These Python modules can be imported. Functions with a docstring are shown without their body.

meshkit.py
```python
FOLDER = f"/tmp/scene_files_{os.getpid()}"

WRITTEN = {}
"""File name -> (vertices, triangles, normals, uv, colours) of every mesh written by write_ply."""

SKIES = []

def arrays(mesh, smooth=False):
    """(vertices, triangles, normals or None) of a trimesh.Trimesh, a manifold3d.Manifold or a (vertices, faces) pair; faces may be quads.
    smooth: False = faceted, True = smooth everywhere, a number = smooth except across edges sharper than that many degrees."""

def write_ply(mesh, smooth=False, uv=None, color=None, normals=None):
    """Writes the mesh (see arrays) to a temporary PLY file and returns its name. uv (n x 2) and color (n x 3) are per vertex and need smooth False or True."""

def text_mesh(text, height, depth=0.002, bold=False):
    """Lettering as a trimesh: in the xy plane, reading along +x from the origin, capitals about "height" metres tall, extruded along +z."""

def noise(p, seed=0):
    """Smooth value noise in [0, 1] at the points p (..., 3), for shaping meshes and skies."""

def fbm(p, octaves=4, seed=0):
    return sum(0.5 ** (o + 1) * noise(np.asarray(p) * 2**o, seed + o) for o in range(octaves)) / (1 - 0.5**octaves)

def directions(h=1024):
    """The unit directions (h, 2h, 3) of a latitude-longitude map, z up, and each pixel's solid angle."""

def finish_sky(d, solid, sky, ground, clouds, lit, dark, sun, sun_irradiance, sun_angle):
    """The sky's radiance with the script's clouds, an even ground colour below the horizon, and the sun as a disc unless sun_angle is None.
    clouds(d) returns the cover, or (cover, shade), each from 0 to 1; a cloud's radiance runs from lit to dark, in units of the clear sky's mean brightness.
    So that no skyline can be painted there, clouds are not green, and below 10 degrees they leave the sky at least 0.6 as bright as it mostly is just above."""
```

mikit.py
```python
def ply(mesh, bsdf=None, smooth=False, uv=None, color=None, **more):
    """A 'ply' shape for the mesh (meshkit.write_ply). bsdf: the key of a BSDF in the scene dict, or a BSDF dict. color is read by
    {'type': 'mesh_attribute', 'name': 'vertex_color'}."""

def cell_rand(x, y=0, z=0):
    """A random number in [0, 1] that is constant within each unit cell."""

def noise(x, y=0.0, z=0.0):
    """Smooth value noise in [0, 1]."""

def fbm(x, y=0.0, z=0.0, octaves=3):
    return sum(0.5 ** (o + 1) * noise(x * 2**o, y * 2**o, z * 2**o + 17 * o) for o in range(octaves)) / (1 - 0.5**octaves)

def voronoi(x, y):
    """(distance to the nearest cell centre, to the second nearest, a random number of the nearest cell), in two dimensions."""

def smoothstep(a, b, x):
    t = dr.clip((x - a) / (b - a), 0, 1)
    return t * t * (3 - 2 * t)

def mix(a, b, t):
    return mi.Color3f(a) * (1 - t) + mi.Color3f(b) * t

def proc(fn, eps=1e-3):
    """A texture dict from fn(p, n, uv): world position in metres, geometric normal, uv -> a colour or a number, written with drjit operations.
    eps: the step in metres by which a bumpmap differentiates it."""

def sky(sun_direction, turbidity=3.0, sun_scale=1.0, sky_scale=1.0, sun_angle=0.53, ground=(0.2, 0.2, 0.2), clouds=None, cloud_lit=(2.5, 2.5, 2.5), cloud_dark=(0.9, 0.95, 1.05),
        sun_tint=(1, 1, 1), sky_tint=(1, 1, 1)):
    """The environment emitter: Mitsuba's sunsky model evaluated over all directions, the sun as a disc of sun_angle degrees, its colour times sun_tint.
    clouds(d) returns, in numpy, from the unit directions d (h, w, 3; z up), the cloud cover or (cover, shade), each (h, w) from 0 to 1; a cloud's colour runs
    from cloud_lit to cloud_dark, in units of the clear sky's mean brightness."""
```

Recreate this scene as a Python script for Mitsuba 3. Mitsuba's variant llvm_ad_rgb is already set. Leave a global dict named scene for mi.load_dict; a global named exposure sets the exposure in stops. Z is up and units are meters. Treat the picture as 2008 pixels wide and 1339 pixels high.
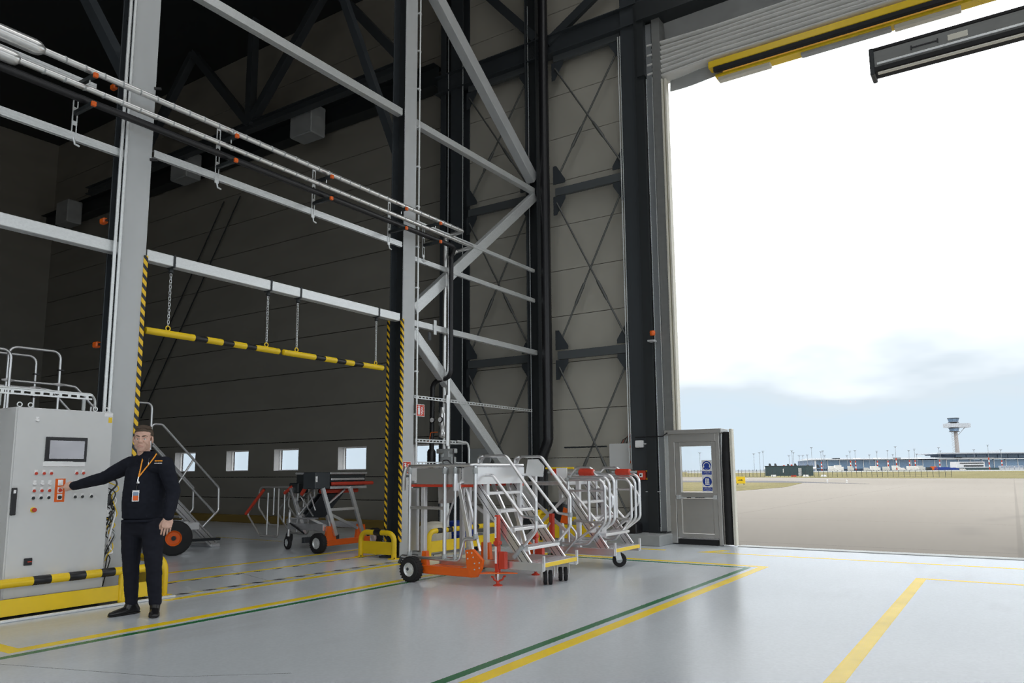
import math
import numpy as np
import trimesh
import manifold3d as m3
from shapely.geometry import Polygon
import drjit as dr
import mitsuba as mi
import mikit, meshkit
from mikit import proc, noise, fbm, smoothstep, mix, cell_rand

# ---------------------------------------------------------------- camera, sky, exposure
T = mi.ScalarTransform4f
scene = {'type': 'scene'}
labels = {}
exposure = 3.0
scene['camera'] = {'type': 'perspective', 'fov': 68.5233, 'fov_axis': 'x', 'near_clip': 0.05, 'far_clip': 5000.0,
                   'principal_point_offset_y': -0.0411,
                   'to_world': T().look_at(origin=[0, 0, 1.34], target=[-0.5454, 0.8271, 1.4756], up=[0.0807, -0.1092, 0.9907])}


def clouds(d):
    z = np.clip(d[..., 2], 0, 1)
    elev = np.degrees(np.arcsin(z))
    p = np.stack([d[..., 0] / (z + 0.22), d[..., 1] / (z + 0.22), z * 0], -1)
    n = meshkit.fbm(p * 1.9 + 11.0, 5, seed=4)
    n2 = meshkit.fbm(p * np.array([0.9, 0.9, 1.0]) + 3.0, 3, seed=9)
    e = elev + 9.0 * (n - 0.5) + 6.0 * (n2 - 0.5)
    q = np.clip((e - 3.5) / 6.0, 0, 1)
    t = 0.29 * q * q * (3 - 2 * q) + 0.71 * np.clip((elev - 7) / 48, 0, 1)
    return np.ones_like(z), np.clip(1 - t + 0.10 * (n - 0.5) * np.clip(1 - elev / 16, 0, 1), 0, 1)


scene['sky'] = mikit.sky((0.3, -0.5, 0.8), turbidity=4.0, sun_scale=0.0, ground=(0.25, 0.25, 0.24), clouds=clouds,
                         cloud_lit=(2.75, 2.75, 2.72), cloud_dark=(0.61, 0.73, 0.83))

# ---------------------------------------------------------------- materials
def mat(key, color, rough=0.5, metal=0.0, spec=0.5, two=False, **kw):
    b = {'type': 'principled', 'base_color': color if isinstance(color, dict) else {'type': 'rgb', 'value': list(color)},
         'roughness': rough, 'metallic': metal, 'specular': spec, **kw}
    scene['m_' + key] = {'type': 'twosided', 'bsdf': b} if two else b


def vary(base, amount=0.12, scale=(3, 3, 3), octaves=3, dark=None):
    base = list(base)
    lo = [c * (1 - amount) for c in base]
    hi = [c * (1 + amount) for c in base]
    def fn(p, n, uv):
        return mix(lo, hi, fbm(p.x * scale[0], p.y * scale[1], p.z * scale[2], octaves))
    return proc(fn)


def floor_fn(p, n, uv):
    a = fbm(p.x * 0.35 + 5, p.y * 0.35, 0.0, 4)
    s = smoothstep(0.55, 0.8, fbm(p.x * 1.7, p.y * 0.45 + 9, 3.0, 4))
    g = noise(p.x * 60, p.y * 60, 1.0)
    c = mix((0.40, 0.43, 0.455), (0.48, 0.51, 0.535), a)
    c = mix(c, (0.34, 0.35, 0.36), s * 0.35)
    return c * (0.97 + 0.06 * g)


def floor_rough(p, n, uv):
    return 0.17 + 0.10 * fbm(p.x * 0.9, p.y * 0.9, 2.0, 3) + 0.02 * noise(p.x * 40, p.y * 40, 0.0)


mat('floor', proc(floor_fn), proc(floor_rough), 0.0, 0.5)
mat('panel', vary((0.23, 0.22, 0.19), 0.10, (0.5, 0.5, 1.5), 3), 0.5, 0.0, 0.35)
mat('panel_pale', vary((0.40, 0.385, 0.335), 0.14, (1.1, 1.1, 0.4), 3), 0.55, 0.0, 0.3)
mat('backing', (0.03, 0.03, 0.03), 0.8)
mat('reveal', (0.62, 0.62, 0.62), 0.5)
mat('steel_dark', vary((0.040, 0.047, 0.053), 0.15, (2, 2, 0.6)), 0.42, 0.0, 0.5)
mat('steel_black', (0.022, 0.026, 0.028), 0.45, 0.0, 0.4)
mat('steel_grey', vary((0.46, 0.475, 0.48), 0.09, (3, 3, 0.5)), 0.40, 0.0, 0.5)
mat('galv', vary((0.72, 0.74, 0.74), 0.11, (55, 55, 55)), 0.36, 0.5, 0.5)
mat('galv_dull', vary((0.40, 0.42, 0.42), 0.14, (4, 4, 4)), 0.5, 0.35, 0.5)
mat('steel_mid', (0.085, 0.095, 0.10), 0.45, 0.1, 0.5)
mat('guide', (0.20, 0.215, 0.225), 0.4, 0.2, 0.5)
mat('mullion', vary((0.19, 0.195, 0.19), .1, (4, 4, 9)), 0.5, 0.2, 0.4)
mat('kerb', (0.20, 0.135, 0.03), 0.6)
mat('rod', (0.11, 0.115, 0.11), 0.45, 0.3, 0.5)
mat('alu', vary((0.80, 0.80, 0.81), 0.05, (6, 6, 6)), 0.27, 0.9, 0.5)
mat('alu_matt', (0.72, 0.72, 0.73), 0.45, 0.6, 0.5)
mat('chrome', (0.85, 0.85, 0.86), 0.12, 1.0, 0.5)
mat('foil', vary((0.78, 0.78, 0.77), 0.10, (20, 20, 20)), 0.25, 0.85, 0.5)
mat('yellow', vary((0.78, 0.53, 0.012), 0.06, (5, 5, 5)), 0.33, 0.0, 0.5)
mat('yellow_line', vary((0.74, 0.52, 0.004), 0.10, (4, 4, 4)), 0.3, 0.0, 0.5)
mat('yellow_dull', (0.50, 0.36, 0.05), 0.5)
mat('green_line', vary((0.010, 0.115, 0.038), 0.10, (4, 4, 4)), 0.3, 0.0, 0.5)
mat('black', (0.012, 0.012, 0.014), 0.35, 0.0, 0.5)
mat('rubber', vary((0.018, 0.018, 0.019), 0.2, (8, 8, 8)), 0.7, 0.0, 0.3)
mat('orange', vary((0.72, 0.115, 0.008), 0.07, (6, 6, 6)), 0.38, 0.0, 0.5)
mat('red', vary((0.52, 0.045, 0.02), 0.06, (6, 6, 6)), 0.4, 0.0, 0.5)
mat('cabinet', vary((0.60, 0.605, 0.60), 0.02, (2, 2, 2)), 0.35, 0.0, 0.4)
mat('white', (0.78, 0.78, 0.78), 0.4)
mat('cream', (0.62, 0.60, 0.52), 0.5)
mat('curtain', vary((0.64, 0.64, 0.62), 0.10, (2, 2, 3)), 0.6, 0.0, 0.2, two=True)
mat('tarp', vary((0.36, 0.37, 0.37), 0.14, (3, 3, 3)), 0.65, 0.0, 0.2, two=True)
mat('blue', (0.012, 0.045, 0.30), 0.4)
mat('beige', vary((0.62, 0.58, 0.48), 0.05, (6, 6, 6)), 0.5)
mat('inox', vary((0.50, 0.49, 0.47), 0.05, (2, 2, 8)), 0.36, 0.75, 0.5)
mat('wire_black', (0.02, 0.02, 0.02), 0.4)
scene['m_glass'] = {'type': 'thindielectric', 'int_ior': 1.5}


def apron_fn(p, n, uv):
    a = fbm(p.x * 0.05, p.y * 0.03, 0.0, 4)
    st = fbm(p.x * 0.25, p.y * 0.03 + 4, 0.0, 3)
    gx = dr.abs(p.x / 7.5 - dr.floor(p.x / 7.5) - 0.5)
    gy = dr.abs(p.y / 7.5 - dr.floor(p.y / 7.5) - 0.5)
    w = 0.004
    j = dr.maximum(smoothstep(0.5 - w * 2, 0.5 - w, gx), smoothstep(0.5 - w * 2, 0.5 - w, gy))
    cr = cell_rand(dr.floor(p.x / 7.5), dr.floor(p.y / 7.5), 3.0)
    c = mix((0.185, 0.170, 0.150), (0.245, 0.228, 0.204), 0.6 * a + 0.3 * st + 0.1 * cr)
    arc = dr.sqrt(dr.square(p.x - 14) + dr.square(p.y - 21))
    tyre = smoothstep(0.5, 0.0, dr.abs(arc - 15.0)) * smoothstep(0.4, 0.65, noise(p.x * 0.4, p.y * 0.4, 1.0))
    c = mix(c, (0.16, 0.15, 0.14), 0.30 * tyre)
    return mix(c, (0.15, 0.14, 0.125), 0.45 * j)


def grass_fn(p, n, uv):
    a = fbm(p.x * 0.25, p.y * 0.08, 0.0, 4)
    b = noise(p.x * 6, p.y * 2.0, 0.0)
    c = mix((0.105, 0.10, 0.050), (0.20, 0.175, 0.095), a)
    return c * (0.8 + 0.4 * b)


mat('apron', proc(apron_fn), 0.85, 0.0, 0.2)
mat('grass', proc(grass_fn), 0.95, 0.0, 0.1)
mat('asphalt', vary((0.115, 0.115, 0.12), 0.1, (0.2, 0.2, 1)), 0.9, 0.0, 0.2)

# ---------------------------------------------------------------- mesh helpers
def box(x0, y0, z0, x1, y1, z1, c=0.0):
    x0, x1 = sorted((x0, x1)); y0, y1 = sorted((y0, y1)); z0, z1 = sorted((z0, z1))
    if c <= 0:
        m = trimesh.creation.box(extents=(x1 - x0, y1 - y0, z1 - z0))
        m.apply_translation(((x0 + x1) / 2, (y0 + y1) / 2, (z0 + z1) / 2))
        return m
    c = min(c, (x1 - x0) / 2.01, (y1 - y0) / 2.01, (z1 - z0) / 2.01)
    pts = []
    for sx in (0, 1):
        for sy in (0, 1):
            for sz in (0, 1):
                X, Y, Z = (x1 if sx else x0), (y1 if sy else y0), (z1 if sz else z0)
                dx, dy, dz = (-c if sx else c), (-c if sy else c), (-c if sz else c)
                pts += [(X, Y + dy, Z + dz), (X + dx, Y, Z + dz), (X + dx, Y + dy, Z)]
    return trimesh.convex.convex_hull(np.array(pts))


def basis(d, up=(0, 0, 1)):
    d = np.asarray(d, float); d = d / np.linalg.norm(d)
    u = np.asarray(up, float)
    if abs(np.dot(u, d)) > 0.98:
        u = np.array([1.0, 0, 0]) if abs(d[0]) < 0.9 else np.array([0, 1.0, 0])
    s = np.cross(d, u); s /= np.linalg.norm(s)
    u = np.cross(s, d)
    return d, s, u


def bar(p0, p1, w, h, up=(0, 0, 1), c=0.0):
    """A straight bar from p0 to p1, w across, h along up."""
    p0, p1 = np.asarray(p0, float), np.asarray(p1, float)
    d, s, u = basis(p1 - p0, up)
    L = np.linalg.norm(p1 - p0)
    m = box(0, -w / 2, -h / 2, L, w / 2, h / 2, c)
    M = np.eye(4); M[:3, 0], M[:3, 1], M[:3, 2], M[:3, 3] = d, s, u, p0
    m.apply_transform(M)
    return m


def join(ms):
    return trimesh.util.concatenate(list(ms))


def hbeam(p0, p1, w, h, tf=0.02, tw=0.014, up=(0, 0, 1)):
    """H section: flanges w wide, h apart along up."""
    p0, p1 = np.asarray(p0, float), np.asarray(p1, float)
    d, s, u = basis(p1 - p0, up)
    o = u * (h / 2 - tf / 2)
    return join([bar(p0 + o, p1 + o, w, tf, up), bar(p0 - o, p1 - o, w, tf, up), bar(p0, p1, tw, h - 2 * tf, up)])


def cchan(p0, p1, w, h, t=0.006, up=(0, 0, 1), side=1):
    """C section, open towards side * across."""
    p0, p1 = np.asarray(p0, float), np.asarray(p1, float)
    d, s, u = basis(p1 - p0, up)
    return join([bar(p0 - s * side * (w / 2 - t / 2), p1 - s * side * (w / 2 - t / 2), t, h, up),
                 bar(p0 + u * (h / 2 - t / 2), p1 + u * (h / 2 - t / 2), w, t, up), bar(p0 - u * (h / 2 - t / 2), p1 - u * (h / 2 - t / 2), w, t, up)])


def fillet(pts, r, n=5):
    pts = [np.asarray(p, float) for p in pts]
    if r <= 0 or len(pts) < 3:
        return pts
    out = [pts[0]]
    for a, b, c in zip(pts[:-2], pts[1:-1], pts[2:]):
        d0, d1 = a - b, c - b
        l0, l1 = np.linalg.norm(d0), np.linalg.norm(d1)
        d0, d1 = d0 / l0, d1 / l1
        cosang = np.clip(np.dot(d0, d1), -1, 1)
        ang = math.acos(cosang)
        if ang > math.pi - 0.05:
            out.append(b); continue
        t = min(r / math.tan(ang / 2), l0 * 0.49, l1 * 0.49)
        rr = t * math.tan(ang / 2)
        bis = (d0 + d1) / np.linalg.norm(d0 + d1)
        cen = b + bis * rr / math.sin(ang / 2)
        s, e = b + d0 * t - cen, b + d1 * t - cen
        tot = math.acos(np.clip(np.dot(s, e) / (np.linalg.norm(s) * np.linalg.norm(e)), -1, 1))
        for k in range(n + 1):
            q = k / n
            out.append(cen + (math.sin((1 - q) * tot) * s + math.sin(q * tot) * e) / max(math.sin(tot), 1e-6))
    out.append(pts[-1])
    return out


def tube(pts, r, sides=10, bend=0.0, n=5, closed=False):
    p = np.array(fillet(pts, bend, n))
    rr = np.broadcast_to(np.asarray(r, float), (len(p),)) if np.ndim(r) == 0 or len(np.atleast_1d(r)) == len(p) else np.full(len(p), np.max(r))
    t = np.gradient(p, axis=0) if len(p) > 2 else np.repeat((p[1:] - p[:1]), 2, 0)
    if closed:
        t = np.roll(p, -1, 0) - np.roll(p, 1, 0)
    elif len(p) > 2:
        e = p[1:] - p[:-1]; e /= np.linalg.norm(e, axis=1, keepdims=True)
        t = np.vstack([e[:1], e[:-1] + e[1:], e[-1:]])
    t = t / np.maximum(np.linalg.norm(t, axis=1, keepdims=True), 1e-9)
    _, a, _ = basis(t[0])
    ang = np.arange(sides) * 2 * np.pi / sides
    rings = []
    for i in range(len(p)):
        a = a - t[i] * np.dot(a, t[i]); a /= np.linalg.norm(a)
        b = np.cross(t[i], a)
        rings.append(p[i] + rr[i] * (np.cos(ang)[:, None] * a + np.sin(ang)[:, None] * b))
    v = np.vstack(rings)
    f, N = [], len(p)
    for i in range(N if closed else N - 1):
        i2 = (i + 1) % N
        for j in range(sides):
            k = (j + 1) % sides
            f += [(i * sides + j, i * sides + k, i2 * sides + k), (i * sides + j, i2 * sides + k, i2 * sides + j)]
    if not closed:
        v = np.vstack([v, p[0], p[-1]])
        for j in range(sides):
            k = (j + 1) % sides
            f += [(len(v) - 2, k, j), (len(v) - 1, (N - 1) * sides + j, (N - 1) * sides + k)]
    return trimesh.Trimesh(v, np.array(f), process=False)


def cyl(p0, p1, r, sides=16):
    return tube([p0, p1], r, sides)


def lathe(prof, p0=(0, 0, 0), axis=(0, 0, 1), sides=24):
    """prof: (radius, along) pairs from one end to the other."""
    d, a, b = basis(axis)
    ang = np.arange(sides) * 2 * np.pi / sides
    p0 = np.asarray(p0, float)
    v = np.vstack([p0 + d * h + max(r, 1e-4) * (np.cos(ang)[:, None] * a + np.sin(ang)[:, None] * np.cross(d, a)) for r, h in prof])
    f = []
    for i in range(len(prof) - 1):
        for j in range(sides):
            k = (j + 1) % sides
            f += [(i * sides + j, i * sides + k, (i + 1) * sides + k), (i * sides + j, (i + 1) * sides + k, (i + 1) * sides + j)]
    m = trimesh.Trimesh(v, np.array(f), process=False)
    return m


def prism(pts, origin, u, v, depth):
    """Polygon pts (in the u, v plane at origin) pushed depth along u x v."""
    u, v = np.asarray(u, float), np.asarray(v, float)
    m = trimesh.creation.extrude_polygon(Polygon(pts), depth, engine='earcut')
    M = np.eye(4); M[:3, 0], M[:3, 1], M[:3, 2], M[:3, 3] = u, v, np.cross(u, v), origin
    m.apply_transform(M)
    return m


def text(s, h, origin, u, v, depth=0.002, bold=False, width=None):
    m = meshkit.text_mesh(s, h, depth, bold)
    if width:
        w = m.bounds[1][0] - m.bounds[0][0]
        m.apply_scale((width / w, 1, 1))
    M = np.eye(4); M[:3, 0], M[:3, 1], M[:3, 2], M[:3, 3] = u, v, np.cross(u, v), origin
    m.apply_transform(M)
    return m


# ---------------------------------------------------------------- naming
def numbered(key):
    if key not in USED:
        USED.add(key); return key
    i = 1
    while f'{key}_{i:03d}' in USED:
        i += 1
    USED.add(f'{key}_{i:03d}')
    return f'{key}_{i:03d}'


USED = set()


def thing(name, label, cat, group=None, mesh=None, m=None, smooth=False):
    key = numbered(name)
    labels[key] = {'label': label, 'category': cat}
    if group:
        labels[key]['group'] = group
    if mesh is not None:
        scene[key] = mikit.ply(mesh, 'm_' + m, smooth=smooth)
    return key


def part(parent, name, mesh, m, smooth=False, label=None, kind=None):
    key = numbered(parent + '__' + name)
    scene[key] = mikit.ply(mesh, 'm_' + m, smooth=smooth)
    if label:
        labels.setdefault(key, {})['label'] = label
    if kind:
        labels.setdefault(key, {})['kind'] = kind
    return key


def struct(name, mesh=None, m=None, label=None, smooth=False):
    USED.add(name)
    labels[name] = {'kind': 'structure'}
    if label:
        labels[name]['label'] = label
    if mesh is not None:
        scene[name] = mikit.ply(mesh, 'm_' + m, smooth=smooth)
    return name


def dup(root, tf, label, group=None):
    key = numbered(root.split('__')[0].rstrip('0123456789').rstrip('_') if root[-1].isdigit() else root)
    labels[key] = {**labels[root], 'label': label}
    if group:
        labels[key]['group'] = group
    for k in [k for k in scene if k == root or k.startswith(root + '__')]:
        e = dict(scene[k])
        e['to_world'] = tf @ e['to_world'] if 'to_world' in e else tf
        nk = key + k[len(root):]
        scene[nk] = e; USED.add(nk)
        if k in labels and k != root:
            labels[nk] = dict(labels[k])
    return key


XR, XL, YB, YW, ZC = 14.0, -31.0, -10.0, 14.0, 14.5   # room: right, left, rear, gate wall, ceiling
# ================================================================ structure
struct('floor', box(XL, YB, -0.25, XR, 13.88, 0.0), 'floor', 'glossy blue-grey epoxy hangar floor')
ZL = 0.0015


def line(x0, y0, x1, y1, m):
    part('floor', 'painted_line', box(x0, y0, 0.0, x1, y1, ZL), m)


# walkway rectangle: yellow outside, green inside
line(-6.62, 2.86, -6.50, 11.05, 'yellow_line'); line(-6.50, 10.93, -2.97, 11.05, 'yellow_line'); line(-3.09, -2.0, -2.97, 10.93, 'yellow_line')
line(-12.0, 2.86, -6.62, 2.98, 'yellow_line')
line(-6.42, -2.0, -6.34, 10.83, 'green_line'); line(-6.34, 10.75, -3.16, 10.83, 'green_line'); line(-3.24, -2.0, -3.16, 10.75, 'green_line')
line(-1.12, -2.0, -1.00, 10.83, 'yellow_line'); line(-1.00, 10.73, 9.0, 10.83, 'yellow_line')
line(-4.36, 12.42, 9.0, 12.52, 'yellow_line'); line(-5.9, 12.42, -5.1, 12.54, 'yellow_line')
part('floor', 'painted_line', prism([(0, 0), (0.14, 0), (0.42, 0.48), (0.28, 0.48)], (-4.52, 12.42, 0.0), (1, 0, 0), (0, 1, 0), ZL), 'yellow_line')
line(-7.80, 4.9, -7.68, 9.4, 'yellow_line')
line(-9.02, 5.2, -8.93, 9.6, 'yellow_line')
line(-9.90, 5.0, -9.78, 10.3, 'yellow_line')
line(-14.5, 10.3, -12.4, 10.36, 'yellow_dull')
# hazard sill strip and the dashed strip behind it
part('floor', 'sill_strip', box(-7.98, 4.86, 0.0, -7.84, 9.36, 0.012, 0.004), 'galv_dull')
for k in range(26):
    y = 5.0 + k * 0.168
    part('floor', 'hazard_dash', prism([(0, 0), (0.085, 0.05), (0.085, 0.134), (0, 0.084)], (-7.955, y, 0.012), (1, 0, 0), (0, 1, 0), ZL), 'black' if k % 2 else 'yellow_line')
for k in range(13):
    y = 5.3 + k * 0.33
    part('floor', 'hazard_dash', prism([(0, 0), (0.05, 0.05), (0.05, 0.16), (0, 0.11)], (-8.915, y, 0.0), (1, 0, 0), (0, 1, 0), ZL), 'black')
for xa, ya, xb, yb in ((-6.3, 2.64, -4.83, 3.12), (-4.83, 3.12, -4.2, 3.62), (-9.3, 6.88, -7.9, 6.46)):
    part('floor', 'seam', bar((xa, ya, .0004), (xb, yb, .0004), .006, .001), 'guide')
struct('trim_1', box(-4.2, 13.62, 0.0, XR, 13.9, 0.012, 0.004), 'galv_dull', 'pale metal threshold strip across the gate opening')

# ---- gate wall (front), left of the gate: backing, then sandwich panels row by row
struct('wall_front', box(XL, 14.10, 0, -5.85, 14.30, ZC), 'backing', 'panelled gate wall of the hangar')
WIN = [(-24.45, -23.40), (-21.95, -20.87), (-19.37, -18.34), (-17.24, -16.22), (-14.71, -13.68), (-12.25, -11.22)]
# cut the backing around the windows
del scene['wall_front']
xs = [XL] + [v for w in WIN for v in w] + [-5.85]
ms = [box(XL, 14.10, 0, -5.85, 14.30, 1.43), box(XL, 14.10, 2.03, -5.85, 14.30, ZC)]
for a, b in zip(xs[0::2], xs[1::2]):
    ms.append(box(a, 14.10, 1.43, b, 14.30, 2.03))
scene['wall_front'] = mikit.ply(join(ms), 'm_backing')
zrows = [0.0, 0.68, 1.26, 2.21, 3.15, 4.12, 5.10, 6.07, 7.08, 8.03, 9.00, 9.95, 10.92, 11.9, 12.9, ZC]
g = 0.009
for z0, z1 in zip(zrows[:-1], zrows[1:]):
    if z0 == 1.26:
        part('wall_front', 'panel', join([box(XL, 14.0, z0 + g, -11.0, 14.09, 1.43), box(XL, 14.0, 2.03, -11.0, 14.09, z1 - g)]
             + [box(a, 14.0, 1.43, min(b, -11.0), 14.09, 2.03) for a, b in zip(xs[0::2], xs[1::2]) if a < -11.0]), 'panel')
    else:
        part('wall_front', 'panel', box(XL, 14.0, z0 + g, -11.0, 14.09, z1 - g), 'panel')
for k in range(14):
    z0, z1 = max(0, -0.4 + 1.02 * k), min(ZC, 0.62 + 1.02 * k)
    part('wall_front', 'panel', box(-10.99, 14.0, z0 + 0.006, -5.86, 14.09, z1 - 0.006), 'panel_pale')
for i, (a, b) in enumerate(WIN):
    w = struct(f'window_{i + 1}', None, None, 'small square window in the gate wall with a white reveal')
    z0, z1 = 1.43, 2.03
    part(w, 'reveal', join([box(a, 14.0, z0, a + 0.012, 14.24, z1), box(b - 0.012, 14.0, z0, b, 14.24, z1),
                            box(a, 14.0, z0, b, 14.24, z0 + 0.012), box(a, 14.0, z1 - 0.012, b, 14.24, z1)]), 'reveal')
    fr = 0.03
    part(w, 'frame', join([box(a + .012, 14.18, z0 + .012, a + fr, 14.235, z1 - .012), box(b - fr, 14.18, z0 + .012, b - .012, 14.235, z1 - .012),
                           box(a + .012, 14.18, z0 + .012, b - .012, 14.235, z0 + fr), box(a + .012, 14.18, z1 - fr, b - .012, 14.235, z1 - .012)]), 'white')
    scene[f'window_{i + 1}__pane'] = {'type': 'rectangle', 'to_world': T().translate([(a + b) / 2, 14.21, (z0 + z1) / 2]).rotate([1, 0, 0], 90).scale([(b - a) / 2 - .02, (z1 - z0) / 2 - .02, 1]), 'bsdf': {'type': 'ref', 'id': 'm_glass'}}
    USED.add(f'window_{i + 1}__pane')
struct('baseboard_front', box(-26.0, 13.70, 0.0, -11.05, 13.99, 0.20, 0.02), 'kerb', 'dull yellow kerb along the foot of the panelled wall')
# ---- wall over and right of the gate
struct('wall_front_upper', box(-5.86, 14.05, 10.6, XR, 14.30, ZC), 'panel', 'wall above the gate opening')
struct('wall_left', box(XL - 0.3, YB, 0, XL, 14.3, ZC), 'panel', 'far end wall of the side nave')
# unseen openings at right, rear and in the roof, added to light the hall
SKY = [(-5.5, -3.0), (0.0, 2.5), (5.5, 8.0)]  # roof strips added to brighten the hall from above
cx = [XL - .3] + [v for w in SKY for v in w] + [XR + .3]
struct('ceiling', join([box(a, YB - .3, ZC, b, 14.3, ZC + 0.3) for a, b in zip(cx[0::2], cx[1::2])]
                       + [box(a, YB - .3, ZC, b, YB + 2, ZC + .3) for a, b in SKY] + [box(a, 12.0, ZC, b, 14.3, ZC + .3) for a, b in SKY]), 'steel_black', 'dark hangar roof with unseen glazed strips added for light')
for k, (a, b) in enumerate(SKY):
    scene[f'ceiling__added_rooflight_{k + 1:03d}'] = {'type': 'rectangle', 'to_world': T().translate([(a + b) / 2, (YB + 14.0) / 2, ZC + 0.15]).scale([(b - a) / 2, (10.0 - YB) / 2, 1]), 'bsdf': {'type': 'ref', 'id': 'm_glass'}}
struct('wall_right', join([box(XR, YB, 0, XR + .3, YB + 1.0, ZC), box(XR, YB + 1, 12.0, XR + .3, 13.0, ZC), box(XR, 13.0, 0, XR + .3, 14.3, ZC)]), 'panel', 'unseen hangar side with an opening added for light')
struct('wall_rear', join([box(XL, YB - .3, 0, -8.0, YB, ZC), box(-8.0, YB - .3, 12.0, XR - 1, YB, ZC), box(XR - 1, YB - .3, 0, XR, YB, ZC)]), 'panel', 'unseen rear wall with an opening added for light')
# ---- ground outside
struct('ground', box(-1500, -1500, -0.5, 1500, 1500, -0.26), 'apron', 'concrete airfield ground')
struct('apron', box(-700, 13.9, -0.25, 700, 700, -0.03), 'apron', 'pale concrete apron outside the gate')
# ================================================================ columns
def hazard_fn(p, n, uv):
    t = p.z * 8.6 + (p.y + p.x) * 9.0
    f = t - dr.floor(t)
    return mix((0.012, 0.012, 0.012), (0.80, 0.50, 0.012), dr.select(f < 0.54, 1.0, 0.0))


mat('hazard', proc(hazard_fn), 0.4)


def column(yc, label, front='steel_grey', tapes=(), tapez=(0.25, 3.88)):
    c = thing('steel_column', label, 'column', 'steel columns between hall and side nave')
    x = -8.40
    part(c, 'front_flange', box(x + .13, yc - .15, 0.02, x + .15, yc + .15, ZC, 0.003), front)
    part(c, 'web', box(x - .13, yc - .007, 0.02, x + .13, yc + .007, ZC), 'steel_black')
    part(c, 'back_flange', box(x - .15, yc - .15, 0.02, x - .13, yc + .15, ZC, 0.003), 'steel_dark')
    part(c, 'base_plate', box(x - .24, yc - .22, 0, x + .22, yc + .22, 0.03, 0.004), 'steel_dark')
    for (tx, s) in tapes:
        ty = yc + s * .15
        part(c, 'hazard_tape', box(tx - .03, ty - .025, tapez[0], tx + .012, ty + .025, tapez[1], 0.004), 'hazard')
    return c


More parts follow.
